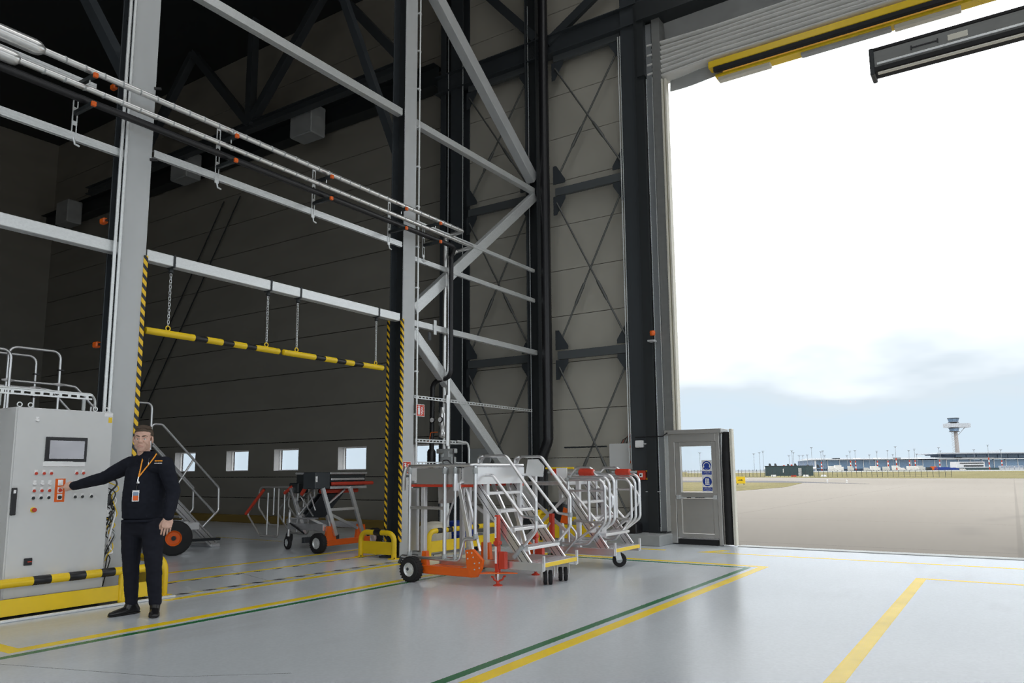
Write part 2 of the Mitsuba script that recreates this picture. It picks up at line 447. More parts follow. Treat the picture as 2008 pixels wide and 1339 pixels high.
cL = column(4.61, 'steel column right behind the control cabinet, two slim conduits up its left edge', tapes=[(-8.25, 1)])
c2 = column(9.38, 'steel column with two fire extinguisher signs, standing behind the silver work stand', tapes=[(-8.25, -1), (-8.55, -1)])
cC = column(13.72, 'dark steel column in the corner where the brace frames meet the gate wall', front='steel_dark')
for dy in (-.19, -.245):
    part(cL, 'conduit', tube([(-8.235, 4.63 + dy, 1.9), (-8.235, 4.63 + dy, ZC)], 0.020, 8), 'galv', True)
part(c2, 'conduit', tube([(-8.225, 9.575, 1.5), (-8.225, 9.575, ZC)], 0.016, 8), 'galv', True)
for z in np.arange(2.3, 12, 0.72):
    part(cL, 'clip', box(-8.262, 4.36, z, -8.245, 4.47, z + .02), 'black')
    part(c2, 'clip', box(-8.25, 9.53, z, -8.215, 9.60, z + .025), 'galv')
for z in (5.05, 5.95):
    part(cL, 'stud', cyl((-8.25, 4.74, z), (-8.2, 4.80, z), 0.018, 8), 'black')
part(c2, 'strap', box(-8.249, 9.23, 1.28, -8.238, 9.53, 1.31), 'steel_dark')


def fire_sign(origin, u, label):
    """Extinguisher pictogram: red square with white extinguisher and flames."""
    u = np.array(u, float); v = np.array([0, 0, 1.0]); n = np.cross(u, v); o = np.array(origin, float)
    s = thing('fire_sign', label, 'sign', 'fire extinguisher signs')
    part(s, 'plate', prism([(0, 0), (.2, 0), (.2, .2), (0, .2)], o, u, v, 0.004), 'white')
    part(s, 'red_field', prism([(.008, .008), (.192, .008), (.192, .192), (.008, .192)], o + n * .004, u, v, 0.001), 'red')
    pic = [prism([(.04, .03), (.09, .03), (.09, .13), (.08, .145), (.05, .145), (.04, .13)], o + n * .005, u, v, 0.001),
           prism([(.055, .145), (.075, .145), (.075, .165), (.055, .165)], o + n * .005, u, v, 0.001),
           prism([(.03, .155), (.055, .165), (.09, .16), (.09, .172), (.055, .178), (.03, .168)], o + n * .005, u, v, 0.001)]
    for k in range(5):
        b = .04 + .026 * k
        pic.append(prism([(.115, b - .012), (.15, b + .004), (.175, b + .03), (.145, b + .014), (.115, b + .004)], o + n * .005, u, v, 0.001))
    part(s, 'pictogram', join(pic), 'white')
    return s


fire_sign((-8.20, 9.53, 2.28), (0.05, 0.9987, 0), 'upper red fire extinguisher sign sticking out right of the steel column')
fire_sign((-8.244, 9.26, 1.33), (0, 1, 0), 'lower red fire extinguisher sign flat on the steel column face')

# gate wall columns
def gate_column(x, y, w, label, base=0.0):
    c = thing('gate_column', label, 'column', 'dark columns of the gate wall')
    part(c, 'front_flange', box(x - w / 2, y - .15, base, x + w / 2, y - .125, ZC, 0.003), 'steel_dark')
    part(c, 'web', box(x - .01, y - .125, base, x + .01, y + .125, ZC), 'steel_dark')
    part(c, 'back_flange', box(x - w / 2, y + .125, base, x + w / 2, y + .15, ZC, 0.003), 'steel_dark')
    return c


gate_column(-10.58, 13.84, 0.36, 'dark wall column left of the narrow brace frame')
gate_column(-11.02, 13.86, 0.16, 'slim dark wall post at the end of the panelled wall')
pier = gate_column(-6.02, 13.80, 0.36, 'dark column beside the gate carrying the red fire alarm button', 0.2)
part(pier, 'stiffener', prism([(0, 0), (0.22, 0), (0.05, 0.42), (0, 0.42)], (-5.84, 13.66, 0.2), (1, 0, 0), (0, 0, 1), 0.02), 'steel_grey')
for dx in (-.215, -.262):
    part(pier, 'conduit', tube([(-6.02 + dx, 13.70, 1.5), (-6.02 + dx, 13.70, 10.5)], 0.014, 8), 'galv', True)
part(pier, 'conduit', tube([(-5.83, 13.64, 0.8), (-5.83, 13.64, 2.2)], 0.008, 6), 'white', True)
for x, z0, z1 in ((-10.36, .3, 12), (-8.50, .9, 12), (-10.80, 1, 12)):
    t = thing('conduit_pipe', {-10.36: 'thin silver conduit rising on the dark wall column left of the brace frame', -8.50: 'thin silver conduit left of the dark corner column', -10.80: 'thin silver conduit on the left flange of the wall column'}[x], 'pipe', None,
              tube([(x, 13.64, z0), (x, 13.64, z1)], 0.013, 8), 'galv_dull', True)
thing('plinth', 'grey concrete plinth under the gate column', 'plinth', None, box(-7.6, 12.98, 0, -5.40, 14.0, 0.19, 0.01), 'galv_dull')
thing('downpipe', 'thick black downpipe on the corner column, bending away near the floor', 'pipe', None,
      tube([(-7.98, 13.45, 14.2), (-7.98, 13.45, 2.0), (-8.15, 13.45, 1.6), (-8.2, 13.45, 0.05)], 0.105, 12, 0.25), 'black', True)

# ---------------- brace frames
def gusset(x, z, sx, sz, y=13.74):
    return prism([(0, 0), (sx * .30, 0), (sx * .30, sz * .08), (sx * .08, sz * .42), (0, sz * .42)][::(1 if sx * sz > 0 else -1)], (x, y + .012, z), (1, 0, 0), (0, 0, 1), 0.014)


def brace_frame(xa, xb, levels, label, y=13.74):
    f = thing('brace_frame', label, 'bracing', 'cross braced frames in the gate wall')
    for z0, z1 in levels:
        for s in (0, 1):
            a = np.array((xa if s == 0 else xb, y + (.03 if s else -.03), z1 - .16)); b = np.array((xb if s == 0 else xa, y + (.03 if s else -.03), z0 + .16))
            part(f, 'tie_rod', cyl(a, b, 0.020, 8), 'rod', True)
            d = (b - a) / np.linalg.norm(b - a); L = np.linalg.norm(b - a)
            q = a + d * L * .68
            part(f, 'turnbuckle', tube([q - d * .26, q - d * .20, q + d * .20, q + d * .26], [.020, .034, .034, .020], 8), 'rod', True)
        for x, sx in ((xa - .1, 1), (xb + .1, -1)):
            part(f, 'gusset', gusset(x, z0, sx, 1), 'steel_dark')
            part(f, 'gusset', gusset(x, z1, sx, -1), 'steel_dark')
        part(f, 'strut', join([bar((xa - .05, y, z1 + .10), (xb + .05, y, z1 + .10), .012, .17), bar((xa - .05, y + .04, z1 + .18), (xb + .05, y + .04, z1 + .18), .09, .012), bar((xa - .05, y + .04, z1 + .02), (xb + .05, y + .04, z1 + .02), .09, .012)]), 'steel_mid')
    return f


brace_frame(-7.84, -6.30, [(0.25, 3.70), (3.92, 7.32), (7.60, 10.45)], 'wide cross braced frame with tie rods between corner column and gate column')
brace_frame(-10.22, -8.60, [(0.25, 3.70), (3.92, 7.32), (7.60, 10.45)], 'darker cross braced frame left of the corner column')
thing('roof_girder', 'dark horizontal girder across the top of the brace frames', 'girder', None, hbeam((-11.2, 13.72, 10.84), (-5.0, 13.72, 10.84), .26, .46), 'steel_dark')
thing('roof_girder', 'long dark girder along the top of the panelled wall', 'girder', None, hbeam((XL, 13.75, 11.15), (-11.2, 13.75, 11.15), .4, .60), 'steel_black')
thing('diagonal_brace', 'dark diagonal brace rising right from the corner column above the girder', 'brace', None, bar((-8.0, 13.7, 10.95), (-6.0, 13.7, 12.1), .10, .2), 'steel_dark')
thing('diagonal_brace', 'dark diagonal brace rising left from the corner column above the girder', 'brace', None, bar((-8.3, 13.68, 11.15), (-10.4, 13.68, 13.6), .10, .2), 'steel_dark')
# roof truss in the nave
tr = thing('roof_truss', 'dark roof truss against the upper panelled wall of the side nave', 'truss')
N0 = (-17.3, 12.8, 11.2)
for q in ((-20.2, 12.8, 14.3), (-14.2, 12.8, 14.3), (-17.3, 12.8, 14.4)):
    part(tr, 'member', bar(N0, q, .22, .22), 'steel_dark')
part(tr, 'member', hbeam((-26, 12.8, 11.1), (-11.4, 12.8, 11.1), .22, .25), 'steel_dark')
for q in ((-23.2, 14.3), (-11.4, 14.3)):
    part(tr, 'member', bar((q[0], 12.8, 11.1), (q[0] + (3.0 if q[0] < -20 else -2.8), 12.8, q[1]), .22, .22), 'steel_dark')
thing('knee_brace', 'dark knee brace sloping up left from the column with fire signs', 'brace', 'knee braces of the columns', bar((-8.56, 9.5, 6.7), (-11.4, 9.5, 13.6), .14, .14, (0, 1, 0)), 'steel_dark')
thing('knee_brace', 'dark knee brace sloping up left from the column behind the cabinet', 'brace', 'knee braces of the columns', bar((-8.56, 4.72, 5.9), (-12.6, 4.72, 11.2), .14, .14, (0, 1, 0)), 'steel_dark')
for x, z0, y in ((-15.4, 10.45, 13.3), (-21.0, 10.5, 13.3), (-28.2, 10.45, 13.3)):
    b = thing('junction_box', {-15.4: 'pale box hanging under the long dark girder, nearest the tall column', -21.0: 'pale box under the long dark girder, middle one', -28.2: 'pale box under the long dark girder, far left'}[x], 'box', 'pale boxes under the girder',
              box(x - .42, y - .3, z0, x + .42, y + .22, z0 + .85, .03), 'galv_dull')
    part(b, 'lid', box(x - .40, y - .31, z0 + .02, x + .40, y - .30, z0 + .83), 'galv_dull')

# ---------------- rails along the column row
def rail(name, label, mesh, m='galv'):
    if name == 'strut_rail':
        (xa, ya, za), (xb, yb, zb) = mesh.bounds
        mesh = join([mesh] + [box(xb - .001, ya, za + (zb - za) * f, xb + .004, yb, za + (zb - za) * f + .012) for f in (.22, .62)])
    return thing(name, label, 'rail', None, mesh, m)


HB = (3.838, 3.972)
rail('hanging_beam', 'silver square beam between the two columns carrying the chains', box(-8.40, 4.79, HB[0], -8.28, 9.20, HB[1], .006))
rail('hanging_beam', 'silver square beam running out of the frame at the left', box(-8.40, -1.0, HB[0], -8.28, 4.47, HB[1], .006))
rail('cross_beam', 'long silver beam high up, ending at the tall column', box(-8.42, 1.0, 7.46, -8.30, 9.22, 7.59, .006))
rail('cross_beam', 'silver beam from the tall column to the corner column at the top', box(-8.42, 9.54, 7.43, -8.30, 13.56, 7.55, .006))
rail('strut_rail', 'ribbed silver rail carrying the pipe brackets between the columns', cchan((-8.30, 4.80, 5.155), (-8.30, 9.22, 5.155), .05, .09, .008, side=-1))
rail('strut_rail', 'ribbed silver rail below the pipes at the left edge', cchan((-8.30, 0.0, 5.02), (-8.30, 4.46, 5.02), .05, .09, .008, side=-1))
rail('strut_rail', 'short ribbed rail behind the silver pipes at upper left', cchan((-8.34, 0.0, 5.69), (-8.34, 4.10, 5.69), .05, .09, .008, side=-1))
rail('strut_rail', 'thin silver rail right of the tall column, upper of three', cchan((-8.32, 9.6, 5.66), (-8.32, 13.5, 5.66), .05, .07, .008, side=-1))
rail('strut_rail', 'thin silver rail right of the tall column, middle of three', cchan((-8.32, 9.55, 5.0), (-8.32, 13.5, 5.0), .05, .08, .008, side=-1))
rail('cross_beam', 'silver rail right of the tall column at beam height, lowest of three', cchan((-8.32, 9.54, 3.87), (-8.32, 13.55, 3.87), .08, .10, .01, side=-1))


def slotted(p0, p1, h, name='slotted_rail', label=None, parent=None, pitch=.09):
    """A flat galvanised channel with a row of slots."""
    p0, p1 = np.array(p0, float), np.array(p1, float)
    L = np.linalg.norm(p1 - p0); d = (p1 - p0) / L
    ms = [bar(p0 + np.array([0, 0, h * .5 - h * .15]), p1 + np.array([0, 0, h * .5 - h * .15]), .006, h * .3), bar(p0 - np.array([0, 0, h * .35]), p1 - np.array([0, 0, h * .35]), .006, h * .3)]
    k = 0.0
    while k < L - .03:
        ms.append(bar(p0 + d * k, p0 + d * min(k + .03, L), .006, h * .42)); k += pitch
    if parent:
        return part(parent, name, join(ms), 'galv')
    return thing(name, label, 'rail', None, join(ms), 'galv')


slotted((-8.27, 9.56, 2.61), (-8.27, 13.3, 2.61), .055, label='slotted rail right of the tall column at sign height')
# K bracing
thing('diagonal_brace', 'thick silver brace rising from the tall column to the corner column', 'brace', None, bar((-8.38, 9.62, 4.12), (-8.38, 13.62, 7.38), .14, .19, c=.01), 'galv')
thing('diagonal_brace', 'thick silver brace descending from the tall column behind the work stands', 'brace', None, bar((-8.38, 9.58, 3.74), (-8.38, 13.55, 0.55), .14, .19, c=.01), 'galv')
thing('diagonal_brace', 'long grey brace falling steeply to the corner column', 'brace', None, bar((-8.40, 9.55, 10.75), (-8.40, 13.62, 7.78), .20, .26, c=.01), 'steel_grey')

# ---------------- pipes
def pipe(label, pts, r, m, bend=.12, bands=0, n=5, sides=12):
    p = thing('insulated_pipe' if m == 'foil' else 'pipe', label, 'pipe', None, tube(pts, r, sides, bend, n), m, True)
    return p


P1, P2 = 5.69, 5.475
q = pipe('upper foil wrapped pipe along the columns', [(-8.0, 0.5, P1), (-8.0, 10.55, P1), (-8.42, 10.55, P1 - .02), (-8.42, 10.55, 1.75)], .036, 'foil', .05)
part(q, 'thick_insulation', lathe([(.02, 0), (.078, .01), (.08, .05), (.08, 3.2), (.072, 3.25), (.036, 3.30)], (-8.0, 0.1, P1), (0, 1, 0), 18), 'foil', True)
for k in range(34):
    y = 3.6 + k * .205
    part(q, 'tape_band', lathe([(.036, 0), (.0385, .004), (.0385, .016), (.036, .02)], (-8.0, y, P1), (0.12, 1, 0.2), 12), 'galv_dull', True)
q = pipe('lower foil wrapped pipe along the columns', [(-8.0, 0.5, P2), (-8.0, 10.85, P2), (-8.40, 10.85, P2 - .02), (-8.24, 10.45, 5.2), (-8.24, 10.45, 1.6)], .033, 'foil', .05)
part(q, 'thick_insulation', lathe([(.02, 0), (.07, .01), (.072, .05), (.072, 3.0), (.066, 3.05), (.033, 3.08)], (-8.0, 0.1, P2), (0, 1, 0), 18), 'foil', True)
for k in range(36):
    y = 3.4 + k * .205
    part(q, 'tape_band', lathe([(.033, 0), (.0355, .004), (.0355, .016), (.033, .02)], (-8.0, y, P2), (-.12, 1, -.2), 12), 'galv_dull', True)
pipe('black hose pipe below the foil pipes, dropping beside the tall column in a step', [(-8.06, 0.5, 5.365), (-8.06, 10.38, 5.365), (-8.17, 10.42, 5.2), (-8.17, 10.42, 3.02), (-8.58, 10.42, 2.96), (-8.60, 10.42, 1.45)], .042, 'black', .14)
GB = 'brackets of the foil pipes'
for i, (y, zt) in enumerate(((3.87, 5.50), (5.65, 5.82), (7.26, 5.82), (8.88, 5.82), (9.76, 5.62))):
    zb = 5.02 if i == 0 else 5.10
    b = thing('pipe_bracket', ['first', 'second', 'third', 'fourth', 'fifth'][i] + ' slotted pipe bracket from the left on the pipe run', 'bracket', GB)
    part(b, 'post', join([box(-8.275, y - .028, zb - .04, -8.262, y - .018, zt), box(-8.275, y + .018, zb - .04, -8.262, y + .028, zt)]
                         + [box(-8.275, y - .02, z, -8.262, y + .02, z + .05) for z in np.linspace(zb - .04, zt - .05, 4)]), 'galv')
    part(b, 'foot', tube([(-8.268, y, zb - .02), (-8.268, y + .02, zb - .09), (-8.268, y + .07, zb - .10)], .012, 6), 'galv')
    for z in (5.275, 5.60):
        part(b, 'arm', box(-8.27, y - .02, z - .022, -7.90, y + .02, z + .022), 'steel_black')
        part(b, 'end_cap', box(-7.90, y - .024, z - .026, -7.865, y + .024, z + .026, .004), 'orange', label='orange end cap')
    part(b, 'hanger', tube([(-8.0, y, 5.62), (-8.0, y, 5.53)], .008, 6), 'galv')

# valve group behind the work stand
v = thing('valve_group', 'pipe manifold with valves and gauges right of the column with fire signs', 'valves')
part(v, 'body', lathe([(.03, 0), (.06, .03), (.06, .10), (.045, .12), (.045, .2), (.068, .24), (.068, .42), (.045, .46), (.04, .55)], (-8.42, 10.5, 1.95), (0, 0, 1), 16), 'foil', True)
part(v, 'body', lathe([(.04, 0), (.045, .02), (.045, .75), (.055, .77), (.055, .9)], (-8.24, 10.42, 1.8), (0, 0, 1), 16), 'foil', True)
for x, z in ((-8.52, 2.27), (-8.34, 2.27), (-8.50, 1.18)):
    gd = part(v, 'gauge', lathe([(.0, 0), (.05, 0), (.05, .03), (.0, .03)], (x, 10.36, z), (0, -1, 0), 20), 'black', True)
    part(gd, 'dial', lathe([(.001, .0305), (.042, .0305), (.042, .032), (.001, .032)], (x, 10.36, z), (0, -1, 0), 20), 'white')
part(v, 'lever', tube([(-8.38, 10.32, 2.05), (-8.52, 10.30, 2.05), (-8.55, 10.30, 1.9), (-8.60, 10.30, 1.88)], .008, 6, .03), 'orange')
part(v, 'manifold', join([box(-8.34, 10.36, 1.5, -8.1, 10.5, 1.62, .01), box(-8.28, 10.36, 1.3, -8.16, 10.5, 1.72, .01), box(-8.46, 10.38, 1.68, -8.06, 10.48, 1.76, .01)]), 'galv_dull')
part(v, 'handle', tube([(-8.06, 10.36, 1.75), (-8.04, 10.34, 1.6), (-8.04, 10.34, 1.45)], .012, 8), 'black')
part(v, 'pipe_leg', cyl((-8.42, 10.5, .1), (-8.42, 10.5, 1.7), .04, 12), 'galv', True)
part(v, 'pipe_leg', cyl((-8.24, 10.42, .1), (-8.24, 10.42, 1.6), .04, 12), 'galv', True)
part(v, 'insulation', lathe([(.04, 0), (.075, .02), (.075, .3), (.05, .34)], (-8.60, 10.42, 1.42), (0, 0, 1), 14), 'black', True)
rk = thing('pipe_rack', 'slotted galvanised rack around the valve group', 'rack')
for z in (1.88, 1.50):
    slotted((-8.26, 9.58, z), (-8.26, 10.98, z), .06, parent=rk)
    slotted((-8.70, 10.98, z), (-8.26, 10.98, z), .06, parent=rk)
part(rk, 'post', tube([(-8.24, 10.7, 1.90), (-8.24, 11.0, 1.88), (-8.24, 11.05, 1.78), (-8.24, 11.05, 0.0)], .022, 8, .08), 'galv', True)
part(rk, 'post', box(-8.72, 10.9, 0, -8.66, 10.96, 1.9), 'steel_dark')
part(rk, 'box', box(-8.55, 10.62, 1.3, -8.38, 10.8, 1.72, .02), 'steel_black')
hb = thing('pipe_clamp', 'slotted clamp hanging under the rail where the black hose passes', 'clamp')
part(hb, 'plate', box(-8.27, 10.05, 3.74, -8.25, 10.12, 4.0, .004), 'galv')
part(hb, 'plate', box(-8.27, 9.90, 3.62, -8.25, 9.97, 3.76, .004), 'steel_dark')

# small orange lamps in the nave, on the column and at the gate
for (x, y, z, lab) in ((-8.75, 4.55, 2.85, 'orange warning lamp on the column just above the guard rails'), (-8.78, 4.55, 4.35, 'orange warning lamp high on the back of the column'), (-8.85, 4.6, 6.1, 'orange warning lamp beside the pipes near the top of the column')):
    w = thing('warning_lamp', lab, 'lamp', 'orange warning lamps')
    part(w, 'lens', box(x - .10, y - .03, z - .035, x, y + .03, z + .035, .012), 'orange')
    part(w, 'bracket', box(x, y - .012, z - .012, -8.55, y + .012, z + .012), 'steel_black')
w = thing('warning_lamp', 'orange beacon on a bracket at the left gate jamb', 'lamp', 'orange warning lamps')
part(w, 'lens', lathe([(.0, 0), (.045, .0), (.055, .04), (.05, .09), (.0, .10)], (-5.58, 13.38, 3.93), (0, 0, 1), 14), 'orange', True)
part(w, 'bracket', box(-5.68, 13.36, 3.82, -5.55, 13.51, 3.85), 'steel_grey')

# ---------------- hanging warning bars
def link_mesh(r=.0135, t=.0035):
    a = np.linspace(0, 2 * np.pi, 12, endpoint=False)
    pts = np.stack([np.cos(a) * r, 0 * a, np.sin(a) * r + np.sign(np.sin(a)) * .010], -1)
    return tube(pts, t, 5, closed=True)


LINK0 = link_mesh()
RZ90 = trimesh.transformations.rotation_matrix(np.pi / 2, (0, 0, 1))
LINK1 = LINK0.copy(); LINK1.apply_transform(RZ90)


def chain(parent, x, y, z0, z1):
    ms = []
    k, z = 0, z1 - .03
    while z > z0:
        m = (LINK0 if k % 2 else LINK1).copy(); m.apply_translation((x, y, z)); ms.append(m)
        z -= .036; k += 1
    part(parent, 'chain', join(ms), 'galv', kind='stuff', label='thin steel chain')


ZB = 3.02
for (ya, yb, cys, bk, lab) in ((4.85, 6.80, (5.14, 6.58), [(5.50, 5.66), (5.90, 6.05), (6.26, 6.40)], 'yellow and black warning bar hanging on two chains, nearer one'),
                               (6.86, 8.87, (7.10, 8.70), [(7.45, 7.62), (7.86, 8.03), (8.22, 8.40)], 'yellow and black warning bar hanging on two chains, farther one beside the tall column')):
    hbar = thing('warning_bar', lab, 'warning bar', 'hanging warning bars')
    x = -8.34
    cuts = [ya] + [v for b in bk for v in b] + [yb]
    for i, (a, b) in enumerate(zip(cuts[:-1], cuts[1:])):
        if i % 2 == 0:
            part(hbar, 'yellow_section', lathe([(.0, 0), (.035, .004), (.042, .012), (.042, b - a - .012), (.035, b - a - .004), (.0, b - a)], (x, a, ZB), (0, 1, 0), 16), 'yellow', True)
        else:
            part(hbar, 'black_section', cyl((x, a - .01, ZB), (x, b + .01, ZB), .036, 16), 'black', True)
    for cy in cys:
        part(hbar, 'eye', tube([(x, cy + .028 * math.cos(t), ZB + .065 + .028 * math.sin(t)) for t in np.linspace(0, 2 * np.pi, 14, endpoint=False)], .008, 6, closed=True), 'yellow', True)
        chain(hbar, x, cy, ZB + .10, HB[0] - .07)
        part(hbar, 'clamp', join([box(-8.41, cy - .012, HB[0] - .012, -8.27, cy + .012, HB[1] + .01), ]), 'steel_black')
        part(hbar, 'shackle', lathe([(.012, 0), (.03, .01), (.03, .03), (.02, .06)], (x, cy, HB[0] - .075), (0, 0, 1), 10), 'steel_black')
wr = thing('stay_cable', 'thin dark cable running diagonally up the panelled wall, left one', 'cable', 'diagonal cables on the panelled wall', cyl((-24.6, 13.9, 3.2), (-19.9, 13.9, 9.8), .02, 6), 'steel_black')
wr = thing('stay_cable', 'thin dark cable running diagonally up the panelled wall, right one', 'cable', 'diagonal cables on the panelled wall', cyl((-23.8, 13.9, 3.2), (-19.1, 13.9, 9.8), .02, 6), 'steel_black')

# ================================================================ gate
struct('trim_2', box(-5.85, 13.55, 0.19, -5.66, 14.1, 11.0), 'steel_black', 'black block painted as the shaded gap beside the gate guide')  # solid block, its black stands for shade in the gap
gd = thing('gate_guide', 'tall grey guide rail of the gate curtain at the left jamb', 'guide rail')
part(gd, 'body', box(-5.63, 13.62, 0.22, -5.50, 13.95, 10.5, .006), 'guide')
part(gd, 'lip', box(-5.505, 13.60, 0.22, -5.49, 13.95, 9.3), 'galv')
part(gd, 'lip', box(-5.635, 13.605, 0.22, -5.625, 13.63, 9.3), 'galv')
part(gd, 'foot', box(-5.70, 13.52, 0.19, -5.5, 13.95, 0.22), 'steel_black')
part(gd, 'stay', box(-5.9, 13.56, 0.95, -5.6, 13.58, 0.965), 'galv')
struct('trim_3', join([box(-5.48, 13.60, 2.05, -5.31, 13.9, 10.6)]), 'mullion', 'grey gate jamb')
struct('trim_4', join([box(-5.305, 13.58, 2.05, -5.27, 13.8, 9.2, .004), box(-5.245, 13.60, 2.05, -5.21, 13.74, 9.2, .004), box(-5.27, 13.66, 2.05, -5.245, 13.8, 9.2)]), 'cream', 'pale sealing strips of the gate jamb')
# folded curtain
cu = thing('gate_curtain', 'raised fabric gate curtain gathered in grey folds above the opening', 'curtain')
for k in range(8):
    zl, zr = 10.02 - .093 * k, 9.98 - .088 * k
    pts, ry = [], .20
    xs_ = np.concatenate([np.linspace(-5.60, -4.2, 6), np.linspace(-3.0, 13.6, 12)])
    ring = np.linspace(0, 2 * np.pi, 14, endpoint=False)
    v = []
    for x in xs_:
        t = min(1, (x + 5.6) / 1.4)
        z = zl + (zr - zl) * t - 0.012 * (1 - t) * k - .006 * math.sin(1.3 * x + .8 * k)
        v.append(np.stack([np.full(14, x), 13.80 + ry * np.cos(ring) + .02 * (k % 2), z + .052 * np.sin(ring)], -1))
    v = np.vstack(v); f = []
    for i in range(len(xs_) - 1):
        for j in range(14):
            a, b = i * 14 + j, i * 14 + (j + 1) % 14
            f += [(a, a + 14, b + 14), (a, b + 14, b)]
    part(cu, 'fold', trimesh.Trimesh(v, np.array(f), process=False), 'curtain', True)
bm = part(cu, 'bottom_beam', box(-4.34, 13.62, 9.13, 13.6, 13.98, 9.27, .01), 'yellow', label='yellow bottom beam')
part(cu, 'rubber_strip', box(-4.24, 13.60, 9.03, 13.6, 13.70, 9.12, .01), 'rubber')
part(cu, 'beam_lip', box(-4.24, 13.72, 8.97, 13.6, 13.95, 9.02, .006), 'yellow')
for k, x in enumerate(np.arange(-4.2, 12, 1.55)):
    part(cu, 'seal_block', box(x, 13.76, 8.90 + .02 * (k % 2), x + (1.0 if k % 2 == 0 else 1.5), 13.90, 8.98, .01), 'cream' if k % 2 == 0 else 'tarp')
# tarp above and at the corner
def sheet(fn, nu, nv, th=.006):
    u, v = np.meshgrid(np.linspace(0, 1, nu), np.linspace(0, 1, nv), indexing='ij')
    P = np.array([[fn(a, b) for b in np.linspace(0, 1, nv)] for a in np.linspace(0, 1, nu)], float)
    f = []
    for i in range(nu - 1):
        for j in range(nv - 1):
            a = i * nv + j
            f += [(a, a + nv, a + nv + 1), (a, a + nv + 1, a + 1)]
    return trimesh.Trimesh(P.reshape(-1, 3), np.array(f), process=False)


part(cu, 'upper_sheet', sheet(lambda a, b: (-5.58 + a * 19, 13.99 - .16 * b + .03 * math.sin(9 * a + 3 * b), 9.80 + .85 * b), 30, 6), 'tarp', True)
part(cu, 'corner_flap', sheet(lambda a, b: (-5.22 + a * 1.1, 13.86 + .03 * math.sin(5 * a + 2 * b), 9.02 + b * (.42 - .12 * a) + .03 * a), 8, 5), 'tarp', True)
thing('gate_lintel', 'dark steel lintel box above the gate curtain', 'lintel', None, join([box(-5.75, 13.45, 10.55, 13.8, 14.05, 10.95), box(-5.78, 13.5, 9.35, -5.62, 14.0, 10.6)]), 'steel_black')
# raised mullion
mu = thing('gate_mullion', 'grey steel box beam hanging raised inside the gate opening at the upper right', 'beam')
my, mz0, mz1, mx0, mx1 = 13.3, 7.93, 8.40, -1.46, 5.5
part(mu, 'body', box(mx0 + .05, my + .0, mz0 + .12, mx1, my + .30, mz1 - .05, .01), 'mullion')
part(mu, 'top_brush', box(mx0, my - .01, mz1 - .05, mx1, my + .31, mz1 - .0, .008), 'rubber')
part(mu, 'flange', box(mx0 + .10, my - .03, mz0 + .155, mx1, my + .01, mz0 + .19), 'galv')
part(mu, 'lower_strip', box(mx0 + .03, my - .02, mz0 + .05, mx1, my + .28, mz0 + .125, .006), 'rubber')
part(mu, 'bottom_rail', box(mx0 + .10, my - .02, mz0, mx1, my + .05, mz0 + .03, .008), 'cream')
part(mu, 'end_cap', box(mx0 - .01, my - .03, mz0, mx0 + .06, my + .32, mz1 + .0, .012), 'steel_black')
part(mu, 'locking_bar', join([box(mx0 + .62, my - .012, mz0 + .285, mx0 + 1.0, my + .0, mz0 + .305), box(mx0 + .61, my - .014, mz0 + .26, mx0 + .63, my, mz0 + .33), box(mx0 + .99, my - .014, mz0 + .26, mx0 + 1.01, my, mz0 + .33)]), 'black')
part(mu, 'cover_plate', box(mx0 + 1.14, my - .008, mz0 + .24, mx0 + 1.42, my, mz0 + .34, .003), 'cream')
part(mu, 'roller', cyl((mx0 + 2.62, my - .05, mz0 + .30), (mx0 + 2.62, my + .0, mz0 + .30), .05, 14), 'galv', True)
part(mu, 'hanger', box(5.2, 13.35, 8.3, 5.32, 13.5, 10.6), 'steel_dark')

# wicket door
dy = 13.58
dfr = thing('wicket_door', 'grey metal door with a glass pane beside the open gate', 'door')
X0, X1, ZT = -5.42, -4.44, 2.05
part(dfr, 'frame', join([box(X0, dy, .02, X0 + .122, 13.95, ZT, .006), box(X1 - .072, dy, .02, X1, 13.95, ZT, .006), box(X0 + .11, dy, ZT - .172, X1 - .07, 13.95, ZT, .006)]), 'inox')
part(dfr, 'hood', box(X0 - .06, dy - .05, ZT - .02, X1 + .06, 13.95, ZT + .06, .006), 'inox')
lf = part(dfr, 'leaf', join([box(-5.295, dy + .02, .13, -5.20, dy + .075, 1.88, .004), box(-4.60, dy + .02, .13, -4.505, dy + .075, 1.88, .004), box(-5.20, dy + .02, 1.80, -4.60, dy + .075, 1.88),
                             box(-5.20, dy + .02, .84, -4.60, dy + .075, .95), box(-5.20, dy + .02, .13, -4.60, dy + .075, .20)]), 'inox')
part(lf, 'lower_panel', box(-5.19, dy + .035, .21, -4.61, dy + .06, .835, .003), 'inox')
scene[numbered('wicket_door__leaf__pane')] = {'type': 'rectangle', 'to_world': T().translate([-4.9, dy + .05, 1.375]).rotate([1, 0, 0], 90).scale([.30, .425, 1]), 'bsdf': {'type': 'ref', 'id': 'm_glass'}}
part(dfr, 'push_bar', join([box(-5.28, dy - .03, .845, -4.52, dy - .01, .865), box(-5.28, dy - .04, .83, -5.22, dy + .02, .90), box(-4.58, dy - .04, .83, -4.52, dy + .02, .90)]), 'steel_grey')
part(dfr, 'dark_band', join([box(-5.08, dy - .032, .848, -5.0, dy - .029, .862), box(-4.92, dy - .032, .848, -4.74, dy - .029, .862)]), 'black')
part(dfr, 'threshold', box(X0 + .11, dy + .05, 0.0, X1 - .11, 13.95, .10), 'rubber')
part(dfr, 'seal', tube([(-4.345, 13.68, .03), (-4.345, 13.68, 1.6), (-4.335, 13.74, 2.04)], .085, 14), 'rubber', True)
part(dfr, 'edge_panel', box(-4.26, 13.60, .02, -4.205, 13.72, 2.10, .008), 'cream')
sg = thing('safety_sign', 'tall white sign with two blue mandatory symbols stuck on the door pane', 'sign')
